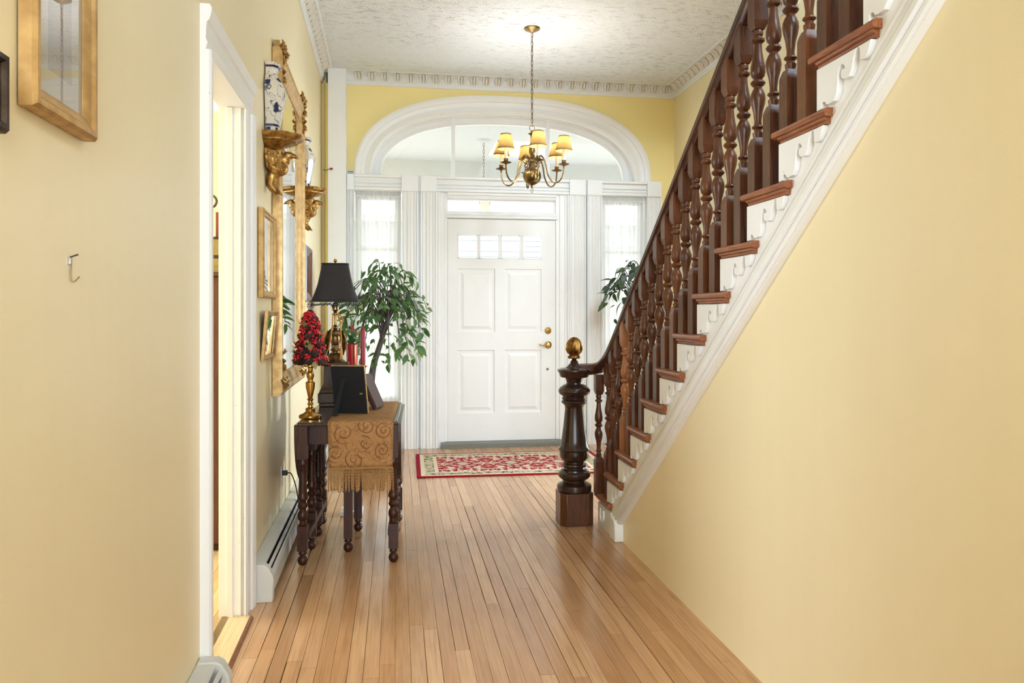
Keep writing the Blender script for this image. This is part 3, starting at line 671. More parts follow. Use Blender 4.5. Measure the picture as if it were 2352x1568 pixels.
# balusters
def baluster_mesh(low_h, total):
    hw = .0265; m = MB(); t0, t1 = low_h, low_h+.385
    def block(z0, z1, ca, cb):
        rs = [(hw-.004 if ca else hw, z0)] if False else []
        m.box(-hw, hw, -hw, hw, z0, z1)
    block(0, t0-.03, 0, 1); block(t1+.03, total, 1, 0)
    def cham(z0, z1):      # tapered lamb's-tongue shoulder from square to round
        q = [(-1, -1), (1, -1), (1, 1), (-1, 1)]; d = z1-z0; lv = [(hw, 0), (hw*.95, .3), (hw*.82, .65), (.0175, 1)]
        fs = [(k*4+i, k*4+(i+1) % 4, k*4+4+(i+1) % 4, k*4+4+i) for k in range(3) for i in range(4)]
        m.add([(x*h, y*h, z0+d*t) for h, t in lv for x, y in q], fs if d > 0 else [f[::-1] for f in fs])
    cham(t0-.03, t0); cham(t1+.03, t1)
    L = .385; pr = [(.0, .016), (.03, .018), (.05, .0185), (.055, .014), (.08, .013), (.092, .0195), (.1, .0215), (.112, .0195), (.12, .0135), (.16, .0125), (.24, .0165), (.31, .0235), (.36, .0265), (.40, .0255), (.445, .0185), (.46, .0145), (.475, .0145), (.49, .022), (.51, .0265), (.53, .022), (.54, .0145), (.555, .017), (.57, .0225), (.61, .0262), (.66, .0258), (.72, .021), (.8, .0155), (.87, .0135), (.88, .0165), (.895, .0235), (.915, .0235), (.925, .0165), (.94, .014), (.955, .018), (.985, .0185), (1, .016)]
    m.lathe([(r, t0+L*u) for u, r in pr], (0, 0, 0), 16)
    return m
BX = 1.275; rail_b = .912
hf = rail_b-.285*RISE/RUN+.03; hr = rail_b-.171*RISE/RUN+.03
me_f = mesh_only(baluster_mesh(hf-.03-.385-.115, hf), 'baluster', 'stair', sharp=30); me_r = mesh_only(baluster_mesh(hr-.03-.385-.115, hr), 'baluster', 'stair', sharp=30)
for k in range(0, 15):
    for off, me in ((.285, me_f), (.171, me_r)):
        if k == 0 and off > .2:
            me0 = mesh_only(baluster_mesh(.225, .735), 'baluster', 'stair', sharp=30); inst(me0, 'baluster', stc, Vector((1.245, 4.6, .187))-stc.location); continue
        o = inst(me, 'baluster', stc, Vector((BX, ty(k)+off-(.01 if k == 0 else 0), tz(k)))-stc.location, (0, 0, R(random.uniform(-1, 1))))
        if k == 2 and off > .2:
            o.data = me.copy(); o.data.materials[0] = MT['stair_tan']; o['label'] = 'lighter tan replacement baluster'
# handrail
rp = [(BX, y, nz(y)+.955) for y in (.2, 1.5, 2.5, 3.5, 4.1, 4.3)]+[(BX, 4.42, nz(4.42)+.962), (1.268, 4.5, 1.018), (1.25, 4.57, .975), (1.215, 4.615, .957), (1.13, 4.64, .952)]
path = [Vector(p) for p in rp[:4]]+smooth_path(rp[4:], 8)
prof = [(-.02, -.035), (-.024, -.022), (-.034, -.012), (-.036, .006), (-.026, .026), (0, .035), (.026, .026), (.036, .006), (.034, -.012), (.024, -.022), (.02, -.035)]
MB().sweep(path, prof).build('handrail', 'rail', stc, sharp=30)
# newel post
NX, NY = 1.098, 4.64
def nzc(yc): return max(0, 1.3-((760+yc/3.137)-720)/377)
def nprof(l): return [(r/1170*1.0, nzc(y)) for y, r in l][::-1]
nw = MB().lathe(nprof([(205, 16), (215, 18), (230, 30), (238, 28), (250, 42), (262, 52), (268, 60), (274, 62)]), (NX, NY, 0), 32)
cap8 = [(274, 60), (276, 104), (286, 124), (296, 124), (312, 112), (326, 108), (342, 100), (346, 70)]
nw.lathe(nprof(cap8), (NX, NY, 0), 12, a0=PI/12)
nw.lathe(nprof([(340, 70), (352, 64), (380, 56), (392, 62), (402, 84), (408, 88), (414, 100), (430, 114), (445, 117), (462, 110), (474, 96), (480, 86), (490, 84), (494, 92), (504, 90), (508, 82), (514, 90), (522, 96), (530, 92), (540, 80), (552, 70), (572, 67), (700, 80), (800, 94), (850, 104), (862, 114), (870, 118), (878, 114), (884, 104), (900, 105), (930, 102), (950, 92), (960, 78), (970, 78), (978, 90), (990, 94), (1000, 86), (1006, 74), (1014, 78), (1020, 96), (1030, 98), (1036, 108), (1048, 118), (1062, 119), (1076, 112), (1088, 98), (1094, 86), (1108, 84), (1116, 98), (1124, 112), (1130, 124), (1150, 126), (1172, 124)]), (NX, NY, 0), 36)
newel = nw.build('newel_post', 'newel', stc, sharp=32)
hb = .104; ch = .034; oc = [(hb, -hb+ch), (hb, hb-ch), (hb-ch, hb), (-hb+ch, hb), (-hb, hb-ch), (-hb, -hb+ch), (-hb+ch, -hb), (hb-ch, -hb)]
MB().prism([(NX+a, NY+b) for a, b in oc], 'Z', 0, nzc(1178)).build('base_block', 'newel_block', newel, bev=.003)
fin = MB(); nn = 40; fp = [(40, 205), (46, 200), (44, 188), (34, 180), (40, 172), (52, 160), (60, 140), (60, 118), (54, 92), (42, 70), (26, 54), (8, 47), (0, 46)]
vs = []
for r, y in fp:
    for i in range(nn):
        a = 2*PI*i/nn; rr = r/1170*(1+(.07*math.cos(a*10) if 60 < y < 175 else (.05*math.cos(a*8) if y > 185 else 0))); vs.append((NX+rr*math.cos(a), NY+rr*math.sin(a), nzc(y)))
MT['gilt_dark'] = metal('dull_gilt', srgb(96, 64, 26), srgb(160, 116, 58), .45, 40); fin.add(vs, [(j*nn+i, j*nn+(i+1) % nn, (j+1)*nn+(i+1) % nn, (j+1)*nn+i) for j in range(len(fp)-1) for i in range(nn)]); fo = fin.build('pine_cone_finial', 'gilt_dark', newel, sharp=50); fo['label'] = 'carved gilt pine cone finial'

# ------------------------------------------------------------------ chandelier
CX, CY = 1.083, 6.05
ch = thing('chandelier', 'six-arm aged brass chandelier with lit pleated cream shades on a chain', 'chandelier', (CX, CY, 2.28))
MB().lathe([(0, 3.565), (.012, 3.565), (.02, 3.572), (.045, 3.58), (.062, 3.59), (.066, 3.6)], (CX, CY, 0), 28).build('ceiling_canopy', 'brass_old', ch)
lk = MB(); n_ = 14; pts = []
for i in range(n_): a = 2*PI*i/n_; pts.append((.0085*math.cos(a), 0, .017*math.sin(a)+(.006 if math.sin(a) > 0 else -.006)))
lk.sweep(pts, [(.0022*math.cos(t), .0022*math.sin(t)) for t in (0, PI/3*1, PI/3*2, PI, PI/3*4, PI/3*5)], up=(0, 1, 0), closed=True)
lme = mesh_only(lk, 'chain_link', 'chain')
z = 3.55; i = 0
while z > 2.83: inst(lme, 'chain_link', ch, Vector((CX, CY, z))-ch.location, (0, 0, R(20+90*(i % 2)))); z -= .0385; i += 1
MB().tube([(CX+.004, CY, 3.57), (CX-.004, CY+.004, 3.2), (CX+.003, CY, 2.8)], .0016, 6).build('flex_cord', 'chain', ch)
rg = [(CX+.021*math.cos(2*PI*i/18), CY, 2.795+.021*math.sin(2*PI*i/18)) for i in range(18)]
MB().sweep(rg, [(.0028*math.cos(t), .0028*math.sin(t)) for t in (0, 1.05, 2.1, 3.14, 4.19, 5.24)], up=(0, 1, 0), closed=True).build('hanging_ring', 'bronze', ch)
MB().lathe([(0, 2.775), (.008, 2.772), (.011, 2.76), (.03, 2.752), (.034, 2.748), (.02, 2.742), (.012, 2.73), (.012, 2.65), (.02, 2.64), (.026, 2.62), (.026, 2.6), (.016, 2.58), (.013, 2.565), (.03, 2.556), (.034, 2.54), (.034, 2.525), (.028, 2.515), (.022, 2.5), (.02, 2.475), (.026, 2.465), (.026, 2.455), (.022, 2.447), (.036, 2.44), (.04, 2.436)][::-1], (CX, CY, 0), 24).build('stem', 'brass_old', ch)
sp_ = MB(); nn = 36; pr = [(.03, 2.462), (.05, 2.457), (.066, 2.44), (.0735, 2.413), (.071, 2.39), (.06, 2.366), (.042, 2.348), (.026, 2.34), (.012, 2.332), (.01, 2.32), (.004, 2.312)]; vs = []
for j, (r, zz) in enumerate(pr):
    for i in range(nn):
        a = 2*PI*i/nn+j*.1; vs.append((CX+r*(1+.03*math.cos(9*2*PI*i/nn))*math.cos(a), CY+r*(1+.03*math.cos(9*2*PI*i/nn))*math.sin(a), zz))
sp_.add(vs, [(j*nn+i, j*nn+(i+1) % nn, (j+1)*nn+(i+1) % nn, (j+1)*nn+i) for j in range(len(pr)-1) for i in range(nn)]).build('bowl', 'brass_old', ch)
rg = [(CX+.008*math.cos(2*PI*i/14), CY, 2.293+.02*math.sin(2*PI*i/14)) for i in range(14)]
MB().sweep(rg, [(.002*math.cos(t), .002*math.sin(t)) for t in (0, 1.57, 3.14, 4.71)], up=(0, 1, 0), closed=True).build('bottom_ring', 'bronze', ch)
shd = MB(); nn = 48; vs = []
for j in range(5):
    u = j/4; r = .067+(.042-.067)*u
    for i in range(nn): a = 2*PI*i/nn; rr = r*(1+.012*math.cos(a*24)); vs.append((rr*math.cos(a), rr*math.sin(a), .118*u))
shd.add(vs, [(j*nn+i, j*nn+(i+1) % nn, (j+1)*nn+(i+1) % nn, (j+1)*nn+i) for j in range(4) for i in range(nn)]); shade_me = mesh_only(shd, 'shade', 'shade', sharp=180)
bnd = MB().lathe([(.0684, .0), (.0666, .012)], (0, 0, 0), 32); bnd.f = [f for f in bnd.f if len(f) == 4]; b2 = MB().lathe([(.0442, .11), (.0427, .119)], (0, 0, 0), 32); b2.f = [f for f in b2.f if len(f) == 4]; band_me = mesh_only(bnd, 'shade_trim', 'shade_band'); band2_me = mesh_only(b2, 'shade_trim', 'shade_band')
arm_p = smooth_path([(.028, 0, 2.535), (.05, 0, 2.565), (.085, 0, 2.56), (.115, 0, 2.5), (.135, 0, 2.41), (.175, 0, 2.352), (.22, 0, 2.348), (.257, 0, 2.39), (.268, 0, 2.455)], 6)
arm_me = mesh_only(MB().tube(arm_p, .0062, 8), 'arm', 'brass_old')
scr_me = mesh_only(MB().tube(smooth_path([(.03, 0, 2.52), (.05, 0, 2.508), (.07, 0, 2.52), (.074, 0, 2.536), (.064, 0, 2.542), (.058, 0, 2.532)], 5), .0038, 6).tube(smooth_path([(.05, 0, 2.508), (.06, 0, 2.49), (.054, 0, 2.474), (.046, 0, 2.478), (.048, 0, 2.488)], 5), .0034, 6), 'scroll', 'brass_old')
cup_me = mesh_only(MB().lathe([(.004, -.03), (.008, -.022), (.006, -.012), (.012, -.006), (.04, 0), (.046, .006), (.043, .007), (.016, .004), (.014, .01), (.02, .016), (.016, .02), (.016, .03), (.021, .034), (.013, .036)], (0, 0, 0), 24), 'drip_pan', 'brass_old')
can_me = mesh_only(MB().lathe([(.0125, .034), (.0125, .125), (.006, .128)], (0, 0, 0), 16), 'candle_sleeve', 'candle')
blb_me = mesh_only(MB().lathe([(.008, .128), (.014, .142), (.016, .155), (.012, .172), (.004, .188), (0, .19)], (0, 0, 0), 14), 'bulb', 'bulb')
for i in range(6):
    a = R(-90+60*i); c, s_ = math.cos(a), math.sin(a); base = Vector((0, 0, -2.28))
    arm = inst(arm_me, 'arm', ch, base, (0, 0, a)); inst(scr_me, 'scroll', ch, base, (0, 0, a+R(30)))
    tp = Vector((.268, 0, 2.48)); tilt = (R(random.uniform(-4, 4)), R(random.uniform(-5, 5)), 0)
    inst(cup_me, 'drip_pan', arm, tp); inst(can_me, 'candle_sleeve', arm, tp); inst(blb_me, 'bulb', arm, tp)
    sh = inst(shade_me, 'shade', ch, base+Vector((.268*c, .268*s_, 2.48+.11)), tilt); inst(band_me, 'shade_trim', sh, (0, 0, 0)); inst(band2_me, 'shade_trim', sh, (0, 0, 0))
    L = bpy.data.lights.new('bulb_light', 'POINT'); L.energy = 3.0; L.color = (1, .97, .93); L.shadow_soft_size = .02
    lo = bpy.data.objects.new('bulb_light', L); COL.objects.link(lo); lo.location = (CX+.268*c, CY+.268*s_, 2.665)

# ------------------------------------------------------------------ baseboard heaters
def heater(y0, y1, label, ends):
    h = thing('baseboard_heater', label, 'radiator', (XL+.05, (y0+y1)/2, 0), group='baseboard heaters along the mirror wall')
    x = XL+.002
    MB().prism([(x, .02), (x, .165), (x+.05, .165), (x+.06, .158), (x+.06, .15), (x+.004, .15), (x+.004, .02)], 'Y', y0+.03, y1-.03).build('back_cover', 'heater', h, sharp=20)
    MB().prism([(x+.097, .03), (x+.097, .1), (x+.089, .118), (x+.082, .12), (x+.092, .098), (x+.092, .03)], 'Y', y0+.03, y1-.03).build('front_panel', 'heater', h, sharp=20)
    MB().prism([(x+.068, .142), (x+.078, .13), (x+.08, .133), (x+.07, .146)], 'Y', y0+.03, y1-.03).build('damper', 'heater', h, sharp=20)
    B(x+.006, x+.086, y0+.03, y1-.03, .03, .1).build('fin_tube', 'heater_dark', h)
    for e in ends:
        ya, yb = (y0, y0+.05) if e == 0 else (y1-.05, y1)
        MB().prism([(x, 0), (x, .17), (x+.06, .17), (x+.078, .158), (x+.1, .12), (x+.104, .1), (x+.1, 0)], 'Y', ya, yb).build('end_cap', 'heater', h, bev=.004)
    return h
heater(3.56, YB-.14, 'grey enamelled baseboard heater under the mirror behind the table', (0,))
heater(-2.0, 2.645, 'grey enamelled baseboard heater ending at the doorway casing', (1,))

# ------------------------------------------------------------------ gateleg table
TR = R(-2); tab = thing('gateleg_table', 'dark drop-leaf gateleg table with turned legs and hanging leaves', 'table', (-.232, 4.45, 0), (0, 0, TR))
W, L, H = .255, .43, .74
B(-W, W, -L, L, H-.02, H).build('table_top', 'table_top', tab, local=True, bev=.006)
B(-.2, .2, -L+.075, -L+.095, H-.125, H-.02).build('apron', 'table', tab, local=True); B(-.2, .2, L-.095, L-.075, H-.125, H-.02).build('apron', 'table', tab, local=True)
for s_ in (-1, 1): B(s_*.215-.01, s_*.215+.01, -L+.1, L-.1, H-.125, H-.02).build('side_apron', 'table', tab, local=True)
for s_ in (-1, 1):
    pts = [(-L, H-.012), (L, H-.012)]+[(L*math.copysign(abs(math.cos(t))**.75, math.cos(t)), H-.012-.36*abs(math.sin(t))**.8) for t in [PI*i/20 for i in range(1, 20)]]
    x0 = s_*(W+.008); MB().prism(pts, 'X', x0-.009, x0+.009).build('drop_leaf', 'table_top', tab, local=True, bev=.003).rotation_euler = (0, 0, 0)
def leg_mb(full=True):
    m = MB(); hw = .025
    def zc(y): return (1475-y)/1558*1.0
    ztop = H-.02
    if full:
        m.box(-hw, hw, -hw, hw, zc(620), ztop); m.box(-hw, hw, -hw, hw, zc(1355), zc(1155))
        m.lathe([(r, zc(y)) for y, r in [(1158, .02), (1148, .024), (1138, .017), (1115, .017), (1105, .023), (1085, .026), (1065, .027), (1048, .023), (1035, .017), (1022, .017), (1010, .023), (996, .027), (984, .023), (972, .017), (958, .018), (945, .025), (930, .028), (915, .025), (900, .022), (885, .0225), (800, .0195), (726, .0185), (722, .023), (714, .023), (710, .0195), (668, .021), (660, .025), (646, .025), (630, .022), (618, .02)]], (0, 0, 0), 18)
    else: m.box(-hw*.9, hw*.9, -hw*.9, hw*.9, zc(1355), ztop-.11)
    m.lathe([(0, 0), (.012, .001), (.021, .008), (.026, .022), (.0255, .032), (.02, .043), (.013, .049), (.013, .053), (.02, .057), (.022, .062), (.018, .068), (.018, .08)], (0, 0, 0), 18)
    return m
lg = mesh_only(leg_mb(), 'leg', 'table'); lg2 = mesh_only(leg_mb(False), 'gate_leg', 'table')
for s_ in (-1, 1):
    for y in (-L+.03, L-.05): inst(lg, 'leg', tab, (s_*.232, y, 0))
    for y in (-.13, .13): inst(lg, 'gate_leg', tab, (s_*.225, y, 0))
for y in (-.2, .2): inst(lg2, 'centre_leg', tab, (-.02+.02*(y > 0), y, 0))
for s_ in (-1, 1): B(s_*.215-.014, s_*.215+.014, -L+.06, L-.06, .13, .165).build('stretcher', 'table', tab, local=True)
B(-.215, .215, -.215, -.185, .28, .31).build('cross_stretcher', 'table', tab, local=True) if False else None
# runner with bullion fringe
ru = thing('table_runner', 'gold brown scroll-patterned table runner with twisted bullion fringe', 'runner', (-.165, 4.45, .742), (0, 0, TR))
rw_ = .168; pth = [(.43, 0)]+[(.43-.86*i/14, 0.0025+.0015*math.sin(i*1.7)) for i in range(15)]+[(-.437, -.004), (-.442, -.012), (-.443, -.03)]+[(-.444-.003*math.sin(i), -.03-.21*i/8) for i in range(1, 9)]
m = MB(); vs = []; nx = 12
for v, z in pth:
    for i in range(nx+1):
        u = i/nx*2-1; taper = 1 if z > -.02 else 1-.03*(-z)/.24
        vs.append((u*rw_*taper+(0 if z > -.02 else .004*(-z)*10*0), v+(.004*math.sin(u*5) if z < -.05 else 0), z+.0012))
m.add(vs, [(j*(nx+1)+i, j*(nx+1)+i+1, (j+1)*(nx+1)+i+1, (j+1)*(nx+1)+i) for j in range(len(pth)-1) for i in range(nx)])
cl = m.build('cloth', 'runner', ru, local=True, sharp=180); sol = cl.modifiers.new('thick', 'SOLIDIFY'); sol.thickness = .003; sol.offset = 1
fg = MB(); nf = 44
for i in range(nf):
    x = -rw_*.97+2*rw_*.97*i/(nf-1); ln = .118+random.uniform(-.008, .006); sw = random.uniform(-.006, .006); pts = []; rr = []
    for j in range(25):
        t = j/24; pts.append((x+sw*t*t+.0012*math.sin(j*2.1), -.446+.0012*math.cos(j*2.1)+.004*math.sin(x*30), -.238-ln*t)); rr.append(.0034*(1+.3*math.sin(j*2.1)))
    fg.tube(pts, rr, 5)
fo = fg.build('fringe', 'fringe', ru, local=True, sharp=180); fo['kind'] = 'stuff'
MB().tube([(-rw_*.97, -.448, -.238), (rw_*.97, -.448, -.238)], .005, 6).build('fringe_heading', 'fringe', ru, local=True)

# ------------------------------------------------------------------ things on the table
TZ = .7415
def stick(name, label, loc, prof, mat='brass', n=24):
    o = MB().lathe(prof, (0, 0, 0), n).build(name, mat, org=(0, 0, 0)); o.location = loc; return tag(o, label, 'candlestick')
stick('candlestick', 'tall brass candlestick carrying the red berry cone', (-.455, 4.2, TZ), [(.058, 0), (.06, .004), (.06, .014), (.055, .018), (.036, .026), (.028, .032), (.025, .036), (.026, .05), (.02, .054), (.012, .058), (.011, .068), (.017, .075), (.011, .083), (.011, .092), (.018, .1), (.011, .108), (.013, .116), (.024, .165), (.025, .19), (.016, .196), (.013, .205), (.02, .222), (.02, .24), (.012, .252), (.014, .268), (.026, .276), (.026, .282), (.012, .283)], n=28)
cn = thing('berry_cone', 'Christmas cone of red berries, pine cones and sage leaves on candlestick', 'topiary', (-.455, 4.2, TZ+.284))
MB().lathe([(0, 0.005), (.04, .005), (.046, .02), (.038, .12), (.024, .22), (.01, .29), (0, .3)], (0, 0, 0), 20).build('core', 'cone', cn, local=True)
def pinecone(sz):
    m = MB()
    for j in range(6):
        zz = (j/5-.5)*sz*1.5; r = sz*.62*math.sqrt(max(.05, 1-((j/5-.45)*1.7)**2))
        for i in range(8):
            a = 2*PI*(i+.5*(j % 2))/8; d = Vector((math.cos(a), math.sin(a), .25)); p = Vector((0, 0, zz)); tip = p+d*r; sd = Vector((-math.sin(a), math.cos(a), 0))*sz*.2
            m.add([p, tip+sd, tip+d*sz*.08+Vector((0, 0, sz*.06)), tip-sd, tip-Vector((0, 0, sz*.1))], [(0, 1, 2), (0, 2, 3), (0, 4, 1), (0, 3, 4), (1, 4, 3, 2)])
    return m
pc_me = mesh_only(pinecone(.026), 'pine_cone', 'cone', smooth=False)
rr_ = random.Random(3)
def cone_pt(u, a, out=0):
    r = .064*(1-u)**.85+.01+out; return Vector((r*math.cos(a), r*math.sin(a), .012+.275*u))
for lv in range(6):
    u = lv/6.2; cnt = 8-lv
    for i in range(cnt):
        a = 2*PI*i/cnt+lv*.7; d = Vector((math.cos(a), math.sin(a), .4)); q = d.to_track_quat('Z', 'Y').to_euler()
        inst(pc_me, 'pine_cone', cn, cone_pt(u+.02, a, -.004), q, rr_.uniform(1.0, 1.3))
inst(pc_me, 'pine_cone', cn, (0, 0, .315), (0, 0, 0), 1.15)
for i in range(52):
    u = (i+.5)/54; a = i*2.399+.4; ct = cone_pt(u, a, .006); m = MB()
    for _ in range(15):
        p = ct+Vector((rr_.gauss(0, .009), rr_.gauss(0, .009), rr_.gauss(0, .011))); m.sphere(p, rr_.uniform(.0048, .0065), 7, 5)
    m.build('berry_cluster', 'berry', cn, local=True)
def leaf_mb(l, wd, fold=.25, droop=.12):
    n = 6; vs = []
    for i in range(n+1):
        t = i/n; ww = wd*math.sin(PI*min(1, t**.8*.97+.03))*(1-.15*t); z = -droop*l*t*t
        vs += [(-ww/2, l*t, z+fold*ww/2), (0, l*t, z), (ww/2, l*t, z+fold*ww/2)]
    return MB().add(vs, [(i*3+j, i*3+j+1, i*3+j+4, i*3+j+3) for i in range(n) for j in (0, 1)])
sg_me = mesh_only(leaf_mb(.048, .03), 'sage_leaf', 'gold_leaf', sharp=180)
for i in range(13):
    u = .04+.07*i; a = i*2.0-1.2; d = Vector((math.cos(a), math.sin(a), .5 if i % 2 else -.5)); inst(sg_me, 'sage_leaf', cn, cone_pt(u, a, .008), (R(60 if i % 2 else -60), 0, a-PI/2), 1)

# stepped plinth and the lamp
PX, PY = -.368, 4.77
pl = thing('plinth', 'dark stepped wooden plinth under the black lamp', 'plinth', (PX, PY, TZ))
B(-.09, .09, -.085, .085, 0, .022).box(-.096, .096, -.09, .09, .022, .08).box(-.09, .09, -.085, .085, .08, .088).build('base', 'plinth', pl, local=True, bev=.004)
def loft_sq(levels):
    m = MB(); vs = []
    for hx, hy, z in levels: vs += [(-hx, -hy, z), (hx, -hy, z), (hx, hy, z), (-hx, hy, z)]
    k = len(levels); return m.add(vs, [(j*4+i, j*4+(i+1) % 4, j*4+4+(i+1) % 4, j*4+4+i) for j in range(k-1) for i in range(4)]+[(3, 2, 1, 0), (k*4-4, k*4-3, k*4-2, k*4-1)])
loft_sq([(.088, .08, .088), (.086, .078, .096), (.075, .062, .115), (.07, .058, .13), (.066, .055, .14), (.064, .052, .24), (.07, .058, .248)]).build('shaft', 'plinth', pl, local=True, sharp=20)
B(-.082, .082, -.068, .068, .248, .262).box(-.075, .075, -.062, .062, .243, .248).build('cap', 'plinth', pl, local=True, bev=.003)
LZ = TZ+.2625
lp = thing('table_lamp', 'bronze eagle table lamp with flared black beaded shade', 'lamp', (PX-.0, PY, LZ), (0, 0, R(4)))
MB().lathe([(0, 0), (.056, 0), (.058, .008), (.05, .014), (.042, .018), (.044, .03), (.046, .04), (.038, .05), (.024, .058), (.024, .066), (.032, .072), (.028, .08), (.018, .085)], (0, 0, 0), 28).build('base', 'bronze', lp, local=True)
eg = MB(); eg.sphere((0, 0, .14), .03, 14, 10, (1, .9, 1.7)); eg.sphere((0, -.008, .175), .026, 12, 8, (1.1, .9, 1)); eg.sphere((0, -.006, .212), .017, 12, 8); eg.tube([(0, -.02, .214), (0, -.032, .21), (0, -.036, .203)], [.008, .005, .001], 8)
eg.tube([(-.014, -.004, .11), (-.014, -.01, .08)], .011, 8); eg.tube([(.014, -.004, .11), (.014, -.01, .08)], .011, 8); eg.sphere((0, .0, .085), .026, 12, 6, (1, .9, .6))
eo = eg.build('eagle', 'bronze', lp, local=True); rm = eo.modifiers.new('fuse', 'REMESH'); rm.mode = 'VOXEL'; rm.voxel_size = .0035; rm.use_smooth_shade = True
for s_ in (-1, 1):
    w_ = MB(); vs = []
    for i in range(9):
        t = i/8; zt = .208-.15*t; xo = s_*(.034+.016*math.sin(t*2.6)); wd = .04*math.sin(PI*min(1, .2+.8*t*.95))+.004
        for j in range(5):
            q = j/4-.5; vs.append((xo+s_*q*wd*(.9 if t < .8 else .6), -.004+.012*math.cos(q*3)+.012*t, zt-.018*(q+.5)-(.004 if j % 2 else 0)))
    w_.add(vs, [(i*5+j, i*5+j+1, i*5+j+6, i*5+j+5) for i in range(8) for j in range(4)]); wo = w_.build('wing', 'bronze', lp, local=True); sm = wo.modifiers.new('thick', 'SOLIDIFY'); sm.thickness = .007; sm.offset = 0
MB().lathe([(.011, .2), (.011, .285), (.015, .288), (.015, .3), (.01, .304), (.013, .31), (.022, .32), (.022, .345), (.014, .36), (.006, .37), (.003, .6), (.003, .605)], (0, 0, 0), 16).build('stem', 'brass_old', lp, local=True)
def sq_ring(hw, z, n=28, p=7):
    out = []
    for i in range(n):
        a = 2*PI*i/n+PI/4; c, s_ = math.cos(a), math.sin(a); k = (abs(c)**p+abs(s_)**p)**(-1/p); out.append((hw*c*k, hw*s_*k, z))
    return out
shp = [(.142, .372), (.134, .39), (.118, .43), (.104, .475), (.093, .525), (.083, .58), (.079, .598)]
m = MB(); rings = [sq_ring(a, b) for a, b in shp]; nn = 28
m.add([p for r_ in rings for p in r_], [(j*nn+i, j*nn+(i+1) % nn, (j+1)*nn+(i+1) % nn, (j+1)*nn+i) for j in range(len(shp)-1) for i in range(nn)])
so = m.build('shade', 'shade_black', lp, local=True, sharp=50); sm = so.modifiers.new('thick', 'SOLIDIFY'); sm.thickness = .003
for a, b in (shp[0], shp[-1]): MB().sweep(sq_ring(a+.001, b), [(.003*math.cos(t), .003*math.sin(t)) for t in (0, 1.26, 2.5, 3.77, 5)], closed=True).build('shade_piping', 'shade_black', so, local=True)
bd = MB()
for p in sq_ring(.14, .37, 84):
    ln = random.uniform(.014, .022); bd.tube([p, (p[0], p[1], p[2]-ln)], .0007, 4); bd.sphere((p[0], p[1], p[2]-ln), .0042, 6, 5, (1, 1, 1.5)); bd.sphere((p[0], p[1], p[2]-ln*.45), .002, 5, 4)
b_ = bd.build('bead_fringe', 'bead', so, local=True); b_['kind'] = 'stuff'
MB().sphere((0, 0, .62), .0115, 14, 10).lathe([(.004, .6), (.006, .605), (.004, .611)], (0, 0, 0), 10).build('finial', 'brass', lp, local=True)
cd = MB().tube(smooth_path([(-.016, -.016, .292), (.0, -.021, .296), (.016, -.018, .292), (.016, .014, .292), (-.016, .014, .292), (-.016, -.016, .292)]), .0045, 8)
cd.tube(smooth_path([(.012, -.02, .29), (.03, -.026, .285), (.045, -.028, .262), (.04, -.028, .24), (.026, -.026, .25), (.016, -.022, .285)]), .0036, 8)
cd.tube(smooth_path([(.014, -.022, .288), (.026, -.03, .265), (.032, -.032, .2), (.035, -.034, .1)]), .0036, 8); cd.tube(smooth_path([(-.014, -.02, .288), (-.02, -.03, .2), (-.036, -.04, .1), (-.052, -.03, .055)]), .0034, 8)
cdo = cd.build('cord', 'cord_gold', lp, local=True)
MB().lathe([(.003, .1), (.007, .096), (.005, .09), (.007, .08), (.01, .035), (.008, .034)][::-1], (.035, -.034, 0), 12).build('tassel', 'cord_gold', cdo, local=True)
MB().tube([(-.052, -.03, .055), (-.058, -.032, .03), (-.066, -.034, .0)], [.005, .008, .01], 10).build('tassel', 'cord_gold', cdo, local=True)

# red candle in a brass stick
RC = (-.195, 4.6)
stick('candlestick', 'small footed brass candlestick holding the red taper', (RC[0], RC[1], TZ+.0035), [(.034, 0), (.036, .004), (.034, .012), (.014, .02), (.01, .03), (.014, .045), (.008, .055), (.008, .15), (.013, .16), (.008, .17), (.01, .19), (.016, .215), (.017, .235), (.03, .242), (.03, .246), (.012, .247)])
rc = thing('taper_candle', 'slim red taper candle standing in a brass candlestick', 'candle', (RC[0], RC[1], TZ+.2505))
MB().lathe([(.0115, 0), (.0145, .004), (.0145, .2), (.011, .215), (.006, .222), (.004, .228), (0, .23)], (0, 0, 0), 18).build('wax', 'red', rc, local=True); MB().tube([(0, 0, .228), (.001, 0, .238)], .001, 6).build('wick', 'black', rc, local=True)
# photo frames standing on the runner
def photo_frame(label, loc, rot, wv, hv, th, back, edge, front, easel=True):
    f = thing('photo_frame', label, 'frame', loc, rot)
    e = .02; m = MB().box(-wv/2, -wv/2+e, -th, 0, 0, hv).box(wv/2-e, wv/2, -th, 0, 0, hv).box(-wv/2+e, wv/2-e, -th, 0, 0, e).box(-wv/2+e, wv/2-e, -th, 0, hv-e, hv)
    m.box(-wv/2+.006, wv/2-.006, -th-.006, -th, .006, hv-.006); m.build('moulding', edge, f, local=True, bev=.002)
    B(-wv/2+e, wv/2-e, -th*.7, -th*.6, e, hv-e).build('picture', front, f, local=True); B(-wv/2+.003, wv/2-.003, .0, .006, .003, hv-.003).build('backing_board', back, f, local=True)
    if easel:
        MB().add([(.01, .006, hv*.75), (.035, .006, hv*.75), (.075, .1, .03), (.045, .1, .03), (.01, .012, hv*.75), (.035, .012, hv*.75), (.075, .106, .032), (.045, .106, .032)], [(0, 1, 2, 3), (7, 6, 5, 4), (0, 4, 5, 1), (1, 5, 6, 2), (2, 6, 7, 3), (3, 7, 4, 0)]).build('easel_strut', back, f, local=True)
        B(-wv/2+.02, -wv/2+.035, .006, .012, hv*.42, hv*.45).build('turn_button', 'gilt_frame', f, local=True)
    return f
